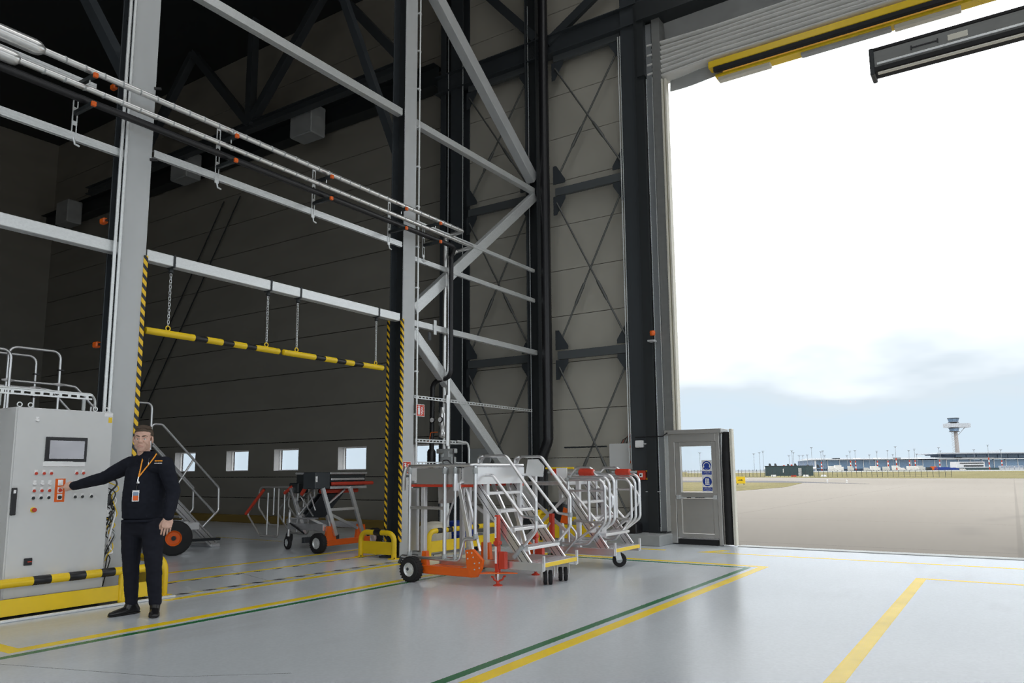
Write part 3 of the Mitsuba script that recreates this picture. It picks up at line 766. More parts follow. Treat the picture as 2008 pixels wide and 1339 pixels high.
so = np.array((-4.80, dy + .046, .96)); U, V = np.array((1., 0, 0)), np.array((0, 0, 1.))
part(sg, 'sheet', prism([(0, 0), (.19, 0), (.19, .58), (0, .58)], so, U, V, .0008), 'white')
def disc(cx, cz, r, d, m, nm, n=24):
    part(sg, nm, prism([(cx + r * math.cos(t), cz + r * math.sin(t)) for t in np.linspace(0, 2 * np.pi, n, endpoint=False)], so - np.array((0, d, 0)), U, V, .0008), m)
disc(.095, .48, .085, .001, 'blue', 'symbol'); disc(.095, .19, .085, .001, 'blue', 'symbol')
ear = [prism([(.095 + r * math.cos(t), .475 + r * math.sin(t)) for t in np.linspace(-.1, math.pi + .1, 16)] + [(.095 + (r - .012) * math.cos(t), .475 + (r - .012) * math.sin(t)) for t in np.linspace(math.pi + .1, -.1, 16)], so - np.array((0, .002, 0)), U, V, .0008) for r in (.066,)]
ear += [prism([(x - .012, .44), (x + .012, .44), (x + .014, .48), (x - .014, .48)], so - np.array((0, .002, 0)), U, V, .0008) for x in (.036, .154)]
ear += [prism([(.07, .418), (.095, .408), (.12, .418), (.118, .426), (.095, .418), (.072, .426)], so - np.array((0, .002, 0)), U, V, .0008)]
part(sg, 'ear_defenders', join(ear), 'white')
vest = [prism([(.054, .128), (.136, .128), (.126, .25), (.064, .25)], so - np.array((0, .002, 0)), U, V, .0008),
        join([prism([(x, z0), (x + w, z0), (x + w, z1), (x, z1)], so - np.array((0, .003, 0)), U, V, .0008) for x, w, z0, z1 in ((.078, .008, .155, .25), (.104, .008, .155, .25), (.056, .078, .143, .149))])]
part(sg, 'vest', vest[0], 'white'); part(sg, 'vest_stripe', vest[1], 'blue')
for z, a, b in ((.315, 'Hearing', 'protection must'), (.02, 'High visibility', 'clothing must be')):
    part(sg, 'caption', prism([(.005, z), (.185, z), (.185, z + .065), (.005, z + .065)], so - np.array((0, .001, 0)), U, V, .0008), 'blue')
    part(sg, 'lettering', join([text(a, .014, so + U * .035 + V * (z + .045) - np.array((0, .0018, 0)), U, V, .0006, width=.12), text(b, .014, so + U * .015 + V * (z + .025) - np.array((0, .0018, 0)), U, V, .0006, width=.16), text('be worn' if a == 'Hearing' else 'worn', .011, so + U * .07 + V * (z + .007) - np.array((0, .0018, 0)), U, V, .0006, width=.05)]), 'white')

# ---------------- small fittings on the gate column and wall
eb = thing('electrical_box', 'flat grey electrical cabinet on the wall left of the gate column', 'electrical box', None, box(-6.78, 13.83, 1.38, -6.26, 13.99, 1.90, .008), 'cabinet')
part(eb, 'door', box(-6.775, 13.822, 1.385, -6.265, 13.83, 1.895, .003), 'cabinet')
for z in (1.5, 1.8):
    part(eb, 'latch', prism([(0, 0), (.018, .03), (0, .06), (-.018, .03)], (-6.315, 13.822, z), (1, 0, 0), (0, 0, 1), .003), 'orange')
for k in range(7):
    part(eb, 'cable', tube([(-6.55 + .03 * k, 13.90, 1.90), (-6.5 + .03 * k, 13.88, 1.97 + .01 * k), (-6.34, 13.76, 2.02 + .006 * k), (-6.24, 13.68, 2.02 + .008 * k)], .007, 5, .06), ['black', 'red', 'black', 'galv_dull', 'black', 'galv_dull', 'red'][k], True)
part(eb, 'shelf_rail', box(-7.75, 13.70, 1.83, -6.78, 13.74, 1.86), 'steel_black')
eb2 = thing('electrical_box', 'dark grey box low on the wall left of the corner column', 'electrical box', None, box(-10.3, 13.75, 1.1, -9.65, 13.99, 1.88, .02), 'galv_dull')
jb = thing('switch_box', 'small white junction box on the gate column', 'switch box', None, box(-6.10, 13.57, 1.80, -5.93, 13.645, 1.94, .012), 'white')
part(jb, 'stub', cyl((-5.93, 13.61, 1.87), (-5.85, 13.61, 1.87), .015, 8), 'galv')
thing('cable', 'black cable from the gate column across to the door hood', 'cable', None, tube([(-6.1, 13.60, 2.0), (-5.8, 13.55, 2.0), (-5.5, 13.52, 2.0), (-5.40, 13.50, 2.06)], .010, 6, .1), 'black', True)
fa = thing('fire_alarm', 'red fire alarm button box on the gate column', 'fire alarm', None, box(-6.07, 13.56, 1.18, -5.90, 13.645, 1.36, .01), 'red')
part(fa, 'face', box(-6.02, 13.553, 1.23, -5.95, 13.562, 1.31, .003), 'white')
part(fa, 'button', lathe([(0, 0), (.016, 0), (.016, .008), (0, .01)], (-5.985, 13.553, 1.27), (0, -1, 0), 12), 'black')
part(fa, 'bracket', box(-6.22, 13.62, 1.33, -5.83, 13.645, 1.36), 'hazard')
part(fa, 'bracket', box(-5.90, 13.62, 1.18, -5.83, 13.645, 1.22), 'yellow')
thing('toolbox', 'black case lying on the plinth beside the gate column', 'case', None, join([box(-6.35, 13.2, .19, -5.95, 13.5, .38, .02), box(-6.2, 13.32, .38, -6.1, 13.36, .40)]), 'black')
# ================================================================ protective barriers
def barrier(p0, p1, label, bands=(), ztube=.40, plate=(.07, .23), legs=(), r=.042, mids=True):
    """Hoop of yellow tube from p0 to p1 (floor points) with a plate below and black bands (fractions along the tube)."""
    p0, p1 = np.array((p0[0], p0[1], 0.0)), np.array((p1[0], p1[1], 0.0))
    d = p1 - p0; L = np.linalg.norm(d); d /= L
    up = np.array((0, 0, ztube))
    b = thing('barrier', label, 'barrier', 'yellow impact barriers on the floor')
    part(b, 'hoop', tube([p0 + np.array((0, 0, .01)), p0 + up, p1 + up, p1 + np.array((0, 0, .01))], r, 14, .13, 6), 'yellow', True)
    n = np.cross(d, (0, 0, 1.0))
    part(b, 'plate', bar(p0 + d * .02 + np.array((0, 0, sum(plate) / 2)), p1 - d * .02 + np.array((0, 0, sum(plate) / 2)), .012, plate[1] - plate[0], c=.002), 'yellow')
    for (a, c) in bands:
        part(b, 'black_band', cyl(p0 + up + d * L * a, p0 + up + d * L * c, r + .0015, 14), 'black', True)
    for q in (p0, p1) + tuple(p0 + d * L * f for f in legs):
        part(b, 'foot', box(q[0] - .07, q[1] - .07, .0, q[0] + .07, q[1] + .07, .014, .003), 'yellow')
        part(b, 'bolt', cyl(q + d * .055 + n * .05, q + d * .055 + n * .05 + np.array((0, 0, .03)), .010, 6), 'black')
    for f in legs:
        part(b, 'leg', cyl(p0 + d * L * f, p0 + d * L * f + up, r * .95, 12), 'yellow', True)
    return b


def fr(a, b, y0=1.5, y1=4.90):
    return ((a - y0) / (y1 - y0), (b - y0) / (y1 - y0))


barrier((-7.92, 1.5), (-7.92, 4.90), 'long yellow barrier with black bands in front of the control cabinet', [fr(2.95, 3.12), fr(3.64, 3.80), fr(3.97, 4.13), fr(4.29, 4.43)], .345, (.045, .20), legs=[(4.53 - 1.5) / 3.4])
barrier((-8.05, 5.08), (-8.72, 5.08), 'short yellow hoop barrier end-on behind the man', [], .40, (.08, .24))
barrier((-8.96, 9.08), (-8.24, 9.08), 'yellow hoop barrier with one black band at the foot of the column with fire signs', [(.42, .62)], .40, (.06, .26))
barrier((-7.98, 9.62), (-7.98, 11.58), 'yellow barrier with black bands behind the nearer work stand', [(.10, .16), (.24, .30), (.42, .48), (.62, .68)], .40, (.06, .24))
barrier((-7.75, 12.86), (-6.55, 12.86), 'yellow barrier before the plinth of the corner column, behind the farther work stand', [(.3, .45)], .45, (.08, .34))
barrier((-7.9, 12.86), (-7.9, 13.25), 'short yellow barrier beside the corner column', [], .55, (.1, .5))
part('barrier_005', 'back_plate', box(-7.98, 12.9, .1, -7.93, 13.3, .6, .01), 'yellow')
thing('floor_sill', 'grey aluminium sill on the floor under the cabinet barrier', 'sill', None, box(-8.10, 0.5, 0, -7.87, 4.86, .024, .004), 'steel_black')
part('floor_sill', 'edge_profile', box(-7.87, 0.5, 0, -7.835, 5.1, .028, .008), 'galv')
thing('floor_sill', 'pale concrete sill under the barrier behind the nearer work stand', 'sill', None, box(-8.15, 9.62, 0, -7.75, 11.9, .016, .004), 'galv_dull')
t = thing('water_tank', 'beige domed tank standing behind the barrier', 'tank', None, lathe([(.0, 0), (.29, 0), (.30, .02), (.30, .13), (.315, .14), (.315, .17), (.30, .18), (.30, .33), (.27, .41), (.19, .47), (.08, .50), (0, .505)], (-8.52, 10.42, 0), (0, 0, 1), 32), 'beige', 40)
t = thing('drum', 'blue plastic drum behind the barrier, right of the beige tank', 'drum', None, lathe([(0, 0), (.26, 0), (.28, .02), (.28, .2), (.292, .22), (.28, .24), (.28, .42), (.26, .45), (.2, .46), (0, .46)], (-8.62, 11.32, 0), (0, 0, 1), 28), 'blue', 40)

# ================================================================ wheels and castors
def wheel(parent, c, r, w, axis=(0, 1, 0), hubm='galv', tread=True, name='wheel', hr=1.0):
    c = np.array(c, float); a = np.array(axis, float); a /= np.linalg.norm(a)
    k = part(parent, name, lathe([(r * .55 * hr, -w / 2), (r * .86, -w / 2), (r * .97, -w * .36), (r, -w * .15), (r, w * .15), (r * .97, w * .36), (r * .86, w / 2), (r * .55 * hr, w / 2), (r * .5 * hr, 0), (r * .55 * hr, -w / 2)], c, a, 28), 'rubber', 40)
    part(k, 'hub', lathe([(.001, -w * .42), (r * .18 * hr, -w * .42), (r * .2 * hr, -w * .30), (r * .42 * hr, -w * .30), (r * .52 * hr, -w * .45), (r * .56 * hr, -w * .45), (r * .56 * hr, w * .45), (r * .52 * hr, w * .45), (r * .42 * hr, w * .30), (r * .2 * hr, w * .30), (r * .18 * hr, w * .42), (.001, w * .42)], c, a, 24), hubm, 40)
    if hr < 1:
        part(k, 'bearing', lathe([(.001, -w * .47), (r * .13, -w * .47), (r * .13, w * .47), (.001, w * .47)], c, a, 14), 'steel_black')
    if tread:
        ms = []
        _, u, v = basis(a)
        for i in range(26):
            t = i * 2 * np.pi / 26
            rad = u * math.cos(t) + v * math.sin(t)
            tan = np.cross(a, rad)
            for s in (-1, 1):
                q = c + rad * r * .985 + a * s * w * .25
                ms.append(bar(q - tan * r * .06, q + tan * r * .06, w * .36, r * .05, rad))
        part(k, 'tread', join(ms), 'rubber')
    return k


def castor(parent, x, y, r, ztop, dual=False, ang=0.4):
    k = numbered(parent + '__castor')
    a = np.array((math.sin(ang), math.cos(ang), 0)); f = np.array((math.cos(ang), -math.sin(ang), 0))
    c = np.array((x, y, r)) + f * r * .25
    ws = (-.032, .032) if dual else (0,)
    scene[k] = mikit.ply(join([bar(c + a * s * (.075 if dual else .035) + np.array((0, 0, 0)), np.array((x, y, ztop - .02)) + a * s * (.075 if dual else .035), r * .8, .006, a) for s in (-1, 1)]
                              + [box(x - r * .6, y - r * .8, ztop - .02, x + r * .6, y + r * .8, ztop, .004)]), 'm_galv')
    for s in ws:
        m = lathe([(.004, -.02), (r * .5, -.022), (r * .62, -.02), (r * .94, -.02), (r, -.012), (r, .012), (r * .94, .02), (r * .62, .02), (r * .5, .022), (.004, .02)], c + a * s, a, 24)
        part(k, 'wheel', m, 'rubber', 40)
        part(k, 'hub', lathe([(.002, -.024), (r * .45, -.024), (r * .5, .0), (r * .45, .024), (.002, .024)], c + a * s, a, 18), 'galv_dull', 40)
    return k


def tread_plate(parent, x0, x1, y0, y1, z, name='step', th=.035, nose=1):
    k = part(parent, name, box(x0, y0, z - th, x1, y1, z, .004), 'alu')
    ms = []
    n = int((y1 - y0) / .05)
    for i in range(n):
        yy = y0 + .03 + i * (y1 - y0 - .06) / max(1, n - 1)
        for q in np.linspace(x0 + .02, x1 - .02, 4):
            ms.append(box(q - .014, yy - .005, z, q + .014, yy + .005, z + .0025))
    part(k, 'grip_pattern', join(ms), 'alu_matt', kind='stuff')
    part(k, 'end_plate', box(x0 - .005, y0 - .006, z - th - .01, x1 + .01, y0 + .002, z + .004), 'alu_matt')
    return k


def stringer(parent, x0, z0, x1, z1, y, w=.13):
    a, b = np.array((x0, y, z0)), np.array((x1, y, z1))
    d = (b - a) / np.linalg.norm(b - a); n = np.array((-d[2], 0, d[0]))
    k = part(parent, 'stringer', bar(a, b, .028, w, n, .003), 'alu')
    for s in (-1, 1):
        part(k, 'groove', bar(a + n * s * w * .27 + np.array((0, -.0145, 0)), b + n * s * w * .27 + np.array((0, -.0145, 0)), .002, .008, n), 'black')
    return k


def jack(parent, x, y, z0, z1):
    k = part(parent, 'jack', box(x - .026, y - .03, z0, x + .026, y + .03, z1, .006), 'red')
    part(k, 'scale_strip', box(x - .020, y - .032, z0 + .10, x + .008, y - .03, z0 + .30), 'white')
    part(k, 'scale_strip', box(x - .022, y - .032, z0 + .40, x + .004, y - .03, z1 - .02), 'white')
    part(k, 'collar', box(x - .04, y - .038, z0 + .32, x + .04, y + .038, z0 + .36, .005), 'red')
    part(k, 'bracket', box(x + .03, y - .03, z0 + .04, x + .12, y + .04, z0 + .24, .005), 'red')
    part(k, 'spindle', cyl((x, y, .06), (x, y, z0), .016, 10), 'chrome', True)
    ms = [lathe([(.001, 0), (.055, 0), (.055, .01), (.02, .025), (.018, .06), (.001, .07)], (x, y, 0), (0, 0, 1), 14)]
    for t in (0.3, 2.4, 4.5):
        c, s = math.cos(t), math.sin(t)
        ms.append(tube([(x, y, .05), (x + c * .06, y + s * .06, .075), (x + c * .075, y + s * .075, .11), (x + c * .10, y + s * .10, .115)], .012, 6))
    part(k, 'foot', join(ms), 'red')
    return k


def hand_rail(parent, y, side=-1, mid=True):
    pts = [(-5.67, y, 1.12), (-5.545, y, 1.26), (-5.545, y, 1.545), (-5.17, y, 1.545), (-4.745, y, 1.03), (-4.745, y, .66), (-5.03, y, .36)]
    k = part(parent, 'hand_rail', tube(pts, .0195, 12, .09, 6), 'alu', True)
    part(k, 'return_end', tube([(-5.575, y - .02, 1.42), (-5.575, y - .02, 1.53), (-5.5, y - .01, 1.545)], .018, 10, .06), 'alu', True)
    if mid:
        part(k, 'mid_rail', tube([(-5.55, y, 1.31), (-5.37, y, 1.31), (-4.93, y, .82), (-4.75, y, .80)], .018, 12, .07, 5), 'alu', True)
        part(k, 'clamp', cyl((-5.545, y, 1.28), (-5.545, y, 1.34), .027, 10), 'galv_dull', True)
        part(k, 'clamp', cyl((-4.745, y, .77), (-4.745, y, .83), .027, 10), 'galv_dull', True)
    part(k, 'clamp', cyl((-5.06, y - .005, .335), (-4.93, y - .005, .475), .028, 10), 'galv_dull', True)
    return k


def stair_block(s, y0, y1, top=True):
    tread_plate(s, -4.94, -4.655, y0 + .01, y1 - .01, .285, 'bottom_platform', .05)
    part(s, 'yellow_nosing', box(-4.658, y0 + .02, .238, -4.648, y1 - .01, .284), 'yellow')
    for y in (y0, y1):
        stringer(s, -4.86, .24, -5.62, 1.17 if top else 1.10, y)
        part(s, 'side_beam', box(-6.2, y - .02, .19, -4.655, y + .02, .287, .004), 'alu')
        part(s, 'corner_post', box(-4.665, y - .012, .20, -4.64, y + .012, .37), 'alu_matt')
    for x, z in ((-4.885, .455), (-5.075, .672), (-5.27, .885)) + (((-5.46, 1.10),) if top else ()):
        tread_plate(s, x - .20, x, y0 + .015, y1 - .015, z)


# ---------------- nearer work stand
S = thing('work_stand', 'silver aluminium work stand with orange chassis, the nearer one beside the fire sign column', 'work stand')
stair_block(S, 7.70, 8.50)
hand_rail(S, 7.69); hand_rail(S, 8.52)
castor(S, -4.80, 8.03, .085, .235, True, .95); castor(S, -4.80, 8.40, .085, .235, True, .95)
jack(S, -5.25, 7.62, .16, .83); jack(S, -5.36, 8.66, .16, .80)
# chassis
part(S, 'chassis_beam', box(-6.30, 7.42, .10, -5.50, 7.50, .20, .008), 'orange')
part(S, 'chassis_beam', box(-6.30, 8.62, .10, -5.50, 8.70, .20, .008), 'orange')
part(S, 'cross_beam', box(-6.24, 7.5, .11, -6.15, 8.62, .19, .006), 'orange')
part(S, 'knee_plate', prism([(-5.58, .42), (-5.47, .43), (-5.33, .31), (-5.35, .21), (-5.42, .11), (-5.50, .10), (-5.56, .2)], (0, 7.46, 0), (1, 0, 0), (0, 0, 1), .05), 'orange')
part(S, 'knee_plate', prism([(-5.58, .42), (-5.47, .43), (-5.33, .31), (-5.35, .21), (-5.42, .11), (-5.50, .10), (-5.56, .2)], (0, 8.70, 0), (1, 0, 0), (0, 0, 1), .05), 'orange')
part(S, 'gusset_plate', prism([(-5.44, 7.42), (-5.02, 7.70), (-5.20, 7.72), (-5.40, 7.60)], (0, 0, .145), (1, 0, 0), (0, 1, 0), .012), 'orange')
for (x, z) in ((-5.545, .39), (-5.48, .39), (-5.54, .32), (-5.46, .34), (-5.44, .27), (-5.37, .28), (-5.37, .22), (-5.44, .2)):
    part(S, 'bolt', cyl((x, 7.405, z), (x, 7.42, z), .010, 6), 'galv')
part(S, 'upright_bracket', prism([(-5.56, .29), (-5.42, .29), (-5.44, .49), (-5.55, .49)], (0, 7.76, 0), (1, 0, 0), (0, 0, 1), .06), 'orange')
part(S, 'upright_bracket', prism([(-6.30, .19), (-6.20, .19), (-6.22, .37), (-6.28, .37)], (0, 7.50, 0), (1, 0, 0), (0, 0, 1), .06), 'orange')
part(S, 'tow_eye', cyl((-6.38, 7.28, .16), (-6.38, 7.5, .16), .02, 10), 'steel_dark')
wheel(S, (-6.36, 7.33, .155), .155, .11)
wheel(S, (-6.36, 8.78, .155), .155, .11)
# deck
part(S, 'deck', box(-6.52, 7.50, 1.215, -5.50, 8.55, 1.245), 'alu')
part(S, 'deck_skirt', prism([(-6.42, 0), (-5.72, 0), (-5.72, .2), (-6.42, .2)], (0, 7.50, 1.20), (1, 0, 0), (0, 0, 1), .012), 'inox')  # darker metal than the other skirts, stands for a dark reflection
part(S, 'deck_skirt', join([box(-5.66, 7.49, 1.20, -5.46, 7.51, 1.41), box(-5.66, 7.482, 1.25, -5.46, 7.49, 1.262), box(-5.66, 7.482, 1.33, -5.46, 7.49, 1.342)]), 'alu')
part(S, 'deck_skirt', box(-5.47, 7.5, 1.20, -5.455, 8.55, 1.41), 'alu')
part(S, 'deck_skirt', box(-6.53, 7.5, 1.20, -6.515, 8.55, 1.40), 'inox')
part(S, 'deck_skirt', box(-6.5, 8.54, 1.20, -5.47, 8.555, 1.41), 'alu')
part(S, 'deck_rail', tube([(-5.45, 8.5, 1.435), (-5.45, 7.45, 1.435), (-6.56, 7.45, 1.425), (-6.56, 8.5, 1.435)], .022, 12, .10, 6), 'alu', True)
part(S, 'red_rub_rail', box(-6.5, 7.48, 1.165, -5.48, 7.52, 1.198), 'red')
part(S, 'red_rub_rail', box(-6.5, 8.53, 1.165, -5.48, 8.57, 1.198), 'red')
part(S, 'spout', prism([(-6.2, 1.2), (-5.95, 1.2), (-6.19, .95)], (0, 7.95, 0), (1, 0, 0), (0, 0, 1), .3), 'inox')
# folded guard hanging at the near side
for x, z0, r in ((-6.50, .29, .018), (-5.93, .29, .024), (-5.765, .29, .017), (-5.46, .55, .022)):
    part(S, 'guard_tube', cyl((x, 7.45, z0), (x, 7.45, 1.42), r, 12), 'alu', True)
    part(S, 'clamp', cyl((x, 7.45, 1.33), (x, 7.45, 1.40), r + .009, 12), 'galv_dull', True)
    part(S, 'clamp', cyl((x, 7.45, z0), (x, 7.45, z0 + .06), r + .009, 12), 'galv_dull', True)
part(S, 'clamp', cyl((-5.765, 7.45, 1.12), (-5.765, 7.45, 1.33), .034, 12), 'alu', True)
part(S, 'guard_cross_tube', cyl((-6.47, 7.45, .905), (-5.92, 7.45, .905), .02, 12), 'inox', True)
part(S, 'guard_cross_tube', tube([(-6.62, 7.45, .29), (-5.70, 7.45, .285), (-5.63, 7.45, .545), (-5.46, 7.45, .555)], .022, 12, .07, 6), 'alu', True)
part(S, 'corner_tube', tube([(-6.57, 7.45, 1.42), (-6.60, 7.44, 1.3), (-6.60, 7.44, 1.12)], .03, 10), 'inox', True)
part(S, 'tow_bar', tube([(-6.62, 7.45, .29), (-6.66, 7.44, .2)], .02, 10), 'steel_dark', True)
# legs
for (x, y) in ((-6.335, 7.54), (-6.335, 8.5), (-5.485, 7.72), (-5.485, 8.48), (-6.45, 8.5)):
    part(S, 'leg', box(x - .03, y - .03, .22, x + .03, y + .03, 1.2, .004), 'alu_matt')
part(S, 'sheet_panel', box(-6.55, 7.53, .36, -6.42, 7.545, 1.15), 'alu')
for (xa, xb, za, zb, y, w) in ((-5.73, -5.53, 1.22, .40, 7.48, .055), (-5.66, -5.44, 1.22, .40, 7.52, .02), (-5.62, -5.30, 1.20, .28, 8.4, .05), (-5.9, -5.42, 1.2, .3, 8.45, .04)):
    part(S, 'sloping_leg', bar((xa, y, za), (xb, y, zb), .04, w, (1, 0, 0), .004), 'alu')
part(S, 'diagonal', bar((-6.30, 8.1, 1.12), (-5.4, 8.1, .60), .03, .035), 'alu_matt')
part(S, 'diagonal', bar((-6.30, 7.9, .62), (-6.12, 7.9, 1.02), .015, .02), 'alu_matt')
part(S, 'cable', tube([(-6.4, 8.0, 1.43), (-6.32, 7.9, 1.5), (-6.2, 7.85, 1.51), (-6.12, 7.85, 1.44)], .008, 6, .06), 'black', True)
sp = thing('clear_panel', 'pale plastic sheet hooked into the far hand rail of the nearer work stand', 'panel', None, prism([(-5.40, 1.30), (-5.13, 1.28), (-5.11, 1.42), (-5.2, 1.51), (-5.36, 1.51)], (0, 8.50, 0), (1, 0, 0), (0, 0, 1), .008), 'cabinet')

# ---------------- farther work stand
S2 = thing('work_stand', 'silver work stand with nested guard frames and red rolls, nearest the gate', 'work stand')
y0, y1 = 9.60, 10.42
tread_plate(S2, -4.94, -4.655, y0 + .01, y1 - .01, .285, 'bottom_platform', .05)
part(S2, 'yellow_nosing', box(-4.658, y0 + .02, .238, -4.648, y1 - .01, .284), 'yellow')
for y in (y0, y1):
    stringer(S2, -4.80, .26, -5.50, 1.17, y)
    part(S2, 'side_beam', box(-6.3, y - .02, .19, -4.655, y + .02, .287, .004), 'alu')
    part(S2, 'corner_post', box(-4.665, y - .012, .20, -4.64, y + .012, .37), 'alu_matt')
for x, z in ((-4.80, .485), (-5.0, .70), (-5.2, .92)):
    tread_plate(S2, x - .22, x, y0 + .015, y1 - .015, z)
castor(S2, -4.80, 9.98, .10, .235, False, -.35); castor(S2, -6.1, 9.75, .10, .19, False, .6); castor(S2, -6.1, 10.3, .10, .19, False, .6)
for k in range(3):
    for yb in (9.50, 10.36):
        y = yb + .075 * k
        dx, dz = .035 * k, .035 * k
        g = part(S2, 'guard_frame', tube([(-5.42, y, .34 + dz), (-5.02, y, .34 + dz), (-4.74 + dx, y, .66), (-4.74 + dx, y, 1.23 + dz), (-5.36, y, 1.235 + dz)], .0195, 12, .12, 6), 'alu', True)
        part(g, 'clamp', cyl((-5.36, y, 1.235 + dz), (-5.30, y, 1.235 + dz), .027, 10), 'galv_dull', True)
for y in (9.52, 10.40):
    part(S2, 'guard_tube', cyl((-5.00, y, .66), (-5.00, y, 1.22), .022, 12), 'alu', True)
    part(S2, 'guard_tube', cyl((-5.33, y, .36), (-5.33, y, 1.22), .018, 12), 'alu', True)
    part(S2, 'cross_tube', cyl((-5.40, y, 1.08), (-4.76, y, 1.08), .016, 10), 'alu', True)
    part(S2, 'cross_tube', cyl((-5.24, y, .66), (-4.80, y, .64), .018, 10), 'inox', True)
    part(S2, 'diagonal_tube', cyl((-5.30, y + .02, .33), (-4.80, y + .02, .66), .018, 10), 'alu', True)
    part(S2, 'slanted_hand_rail', tube([(-5.38, y + .1, 1.27), (-5.25, y + .1, 1.40), (-5.02, y + .1, 1.40), (-4.68, y + .1, 1.0), (-4.68, y + .1, .88), (-4.98, y + .1, .58)], .0195, 12, .07, 5), 'alu', True)
    part(S2, 'straight_hand_rail', cyl((-5.5, y + .06, 1.28), (-4.86, y + .06, .60), .018, 10), 'alu', True)
for y in (9.62, 10.40):
    for x in (-5.22, -5.95):
        part(S2, 'post', box(x - .03, y - .03, .2, x + .03, y + .03, 1.30, .004), 'alu_matt')
part(S2, 'deck', box(-6.25, 9.60, 1.15, -5.50, 10.42, 1.20, .006), 'alu')
part(S2, 'deck_plate', box(-5.55, 9.57, 1.22, -5.38, 9.59, 1.40), 'white')
part(S2, 'name_plate', join([box(-5.0, 9.53, .50, -4.75, 9.54, .58)]), 'white')
part(S2, 'name_plate_print', text('UT', .05, (-4.9, 9.529, .515), (1, 0, 0), (0, 0, 1), .001), 'black')
for (x, y) in ((-5.66, 9.62), (-5.20, 9.62), (-4.98, 10.36)):
    k = part(S2, 'padded_roll', lathe([(.0, 0), (.04, .004), (.048, .02), (.048, .22), (.04, .236), (.0, .24)], (x, y, 1.335), (1, 0, 0), 16), 'red', True)
    part(k, 'core', cyl((x - .06, y, 1.335), (x + .34, y, 1.335), .018, 8), 'galv_dull', True)
part(S2, 'bracing', bar((-6.2, 9.62, .3), (-5.3, 9.62, 1.1), .03, .04), 'alu_matt')
part(S2, 'bracing', bar((-6.2, 9.62, 1.1), (-5.3, 9.62, .4), .03, .04), 'alu_matt')
part(S2, 'bracing', bar((-5.9, 10.42, 1.1), (-5.3, 10.42, .4), .03, .04), 'alu_matt')
part(S2, 'tool_box', box(-5.75, 9.68, .62, -5.50, 9.95, .90, .02), 'steel_black')
part(S2, 'hinge_bracket', prism([(-5.5, .62), (-5.36, .60), (-5.34, .80), (-5.44, .84)], (0, 9.59, 0), (1, 0, 0), (0, 0, 1), .02), 'orange')
part(S2, 'jack_post', box(-5.62, 9.46, .2, -5.56, 9.52, .75, .004), 'red')
part(S2, 'yellow_bar', cyl((-5.75, 9.60, 1.397), (-5.28, 9.60, 1.397), .014, 8), 'yellow')
for (dx, sx) in ((-5.6, 1), (-5.3, -1)):
    part(S2, 'curved_handle', tube([(dx, 9.46, .62), (dx - .12 * sx, 9.46, .50), (dx - .12 * sx, 9.46, .42), (dx + .06 * sx, 9.46, .22)], .018, 10, .06, 5), 'alu', True)
part(S, 'yellow_bar', cyl((-6.2, 8.60, 1.33), (-5.70, 8.60, 1.33), .018, 8), 'yellow')

# ---------------- folded trolley in the nave
W = thing('work_stand', 'dim folded work stand with orange beam in the side nave below the windows', 'work stand')
part(W, 'chassis_beam', box(-10.06, 9.22, .10, -9.98, 10.35, .20, .006), 'orange')
part(W, 'chassis_beam', box(-10.86, 9.5, .10, -10.78, 10.35, .20, .006), 'steel_dark')
for y in (9.32, 10.05):
    part(W, 'upright_bracket', prism([(y - .05, .19), (y + .2, .19), (y + .17, .42), (y, .44)], (-10.04, 0, 0), (0, 1, 0), (0, 0, 1), .05), 'orange')
for x in (-10.0, -10.8):
    for (ya, yb) in ((9.18, 9.48), (9.83, 10.13)):
        part(W, 'leg', bar((x, ya, 1.10), (x + .04, yb, .27), .05, .07, (0, 1, 0), .004), 'alu')
    part(W, 'rung', bar((x, 9.32, .72), (x, 9.98, .72), .03, .045), 'alu')
    part(W, 'diagonal', bar((x, 9.33, .66), (x, 10.04, .36), .03, .045), 'alu')
    part(W, 'diagonal', bar((x - .1, 9.38, .80), (x - .1, 9.80, 1.06), .03, .03), 'alu')
part(W, 'deck', box(-10.92, 9.36, 1.33, -10.0, 10.26, 1.37, .006), 'alu')
part(W, 'deck_core', box(-10.9, 9.38, 1.12, -10.03, 10.24, 1.33), 'steel_black')  # black fill, painted shade of the recess between the deck rails
part(W, 'deck_rail', box(-10.03, 9.38, 1.225, -10.0, 10.20, 1.265, .004), 'alu')
part(W, 'padded_bar', tube([(-9.98, 9.36, 1.165), (-9.98, 10.38, 1.17)], .032, 12), 'red', True)
part(W, 'deck_rail', box(-10.04, 9.37, 1.075, -10.0, 10.26, 1.125, .004), 'alu')
part(W, 'padded_bar', cyl((-10.2, 9.3, 1.04), (-10.2, 10.2, 1.04), .045, 10), 'red', True)
part(W, 'control_box', box(-10.3, 9.0, 1.08, -9.98, 9.34, 1.37, .015), 'steel_dark')
part(W, 'label', box(-9.985, 9.0, 1.2, -9.975, 9.04, 1.30), 'white')
part(W, 'side_beam', box(-10.95, 9.26, .36, -10.05, 9.31, .47, .004), 'alu')
part(W, 'side_beam', box(-12.0, 10.1, .36, -10.05, 10.15, .47, .004), 'alu')
part(W, 'rail', cyl((-10.92, 9.28, .55), (-10.2, 9.28, .57), .018, 10), 'alu', True)
part(W, 'strut', cyl((-10.88, 9.24, .47), (-10.5, 9.24, .30), .014, 8), 'black')
wheel(W, (-9.96, 9.08, .17), .17, .11)
wheel(W, (-9.96, 10.45, .17), .17, .11)
part(W, 'castor_post', cyl((-10.98, 9.3, .14), (-10.96, 9.3, .66), .028, 10), 'alu', True)
wheel(W, (-10.99, 9.3, .12), .12, .06, (0.3, 1, 0), tread=False)
part(W, 'castor_post', cyl((-11.9, 10.1, .14), (-11.9, 10.1, .66), .028, 10), 'alu', True)
wheel(W, (-11.9, 10.1, .12), .12, .06, (0.3, 1, 0), tread=False)
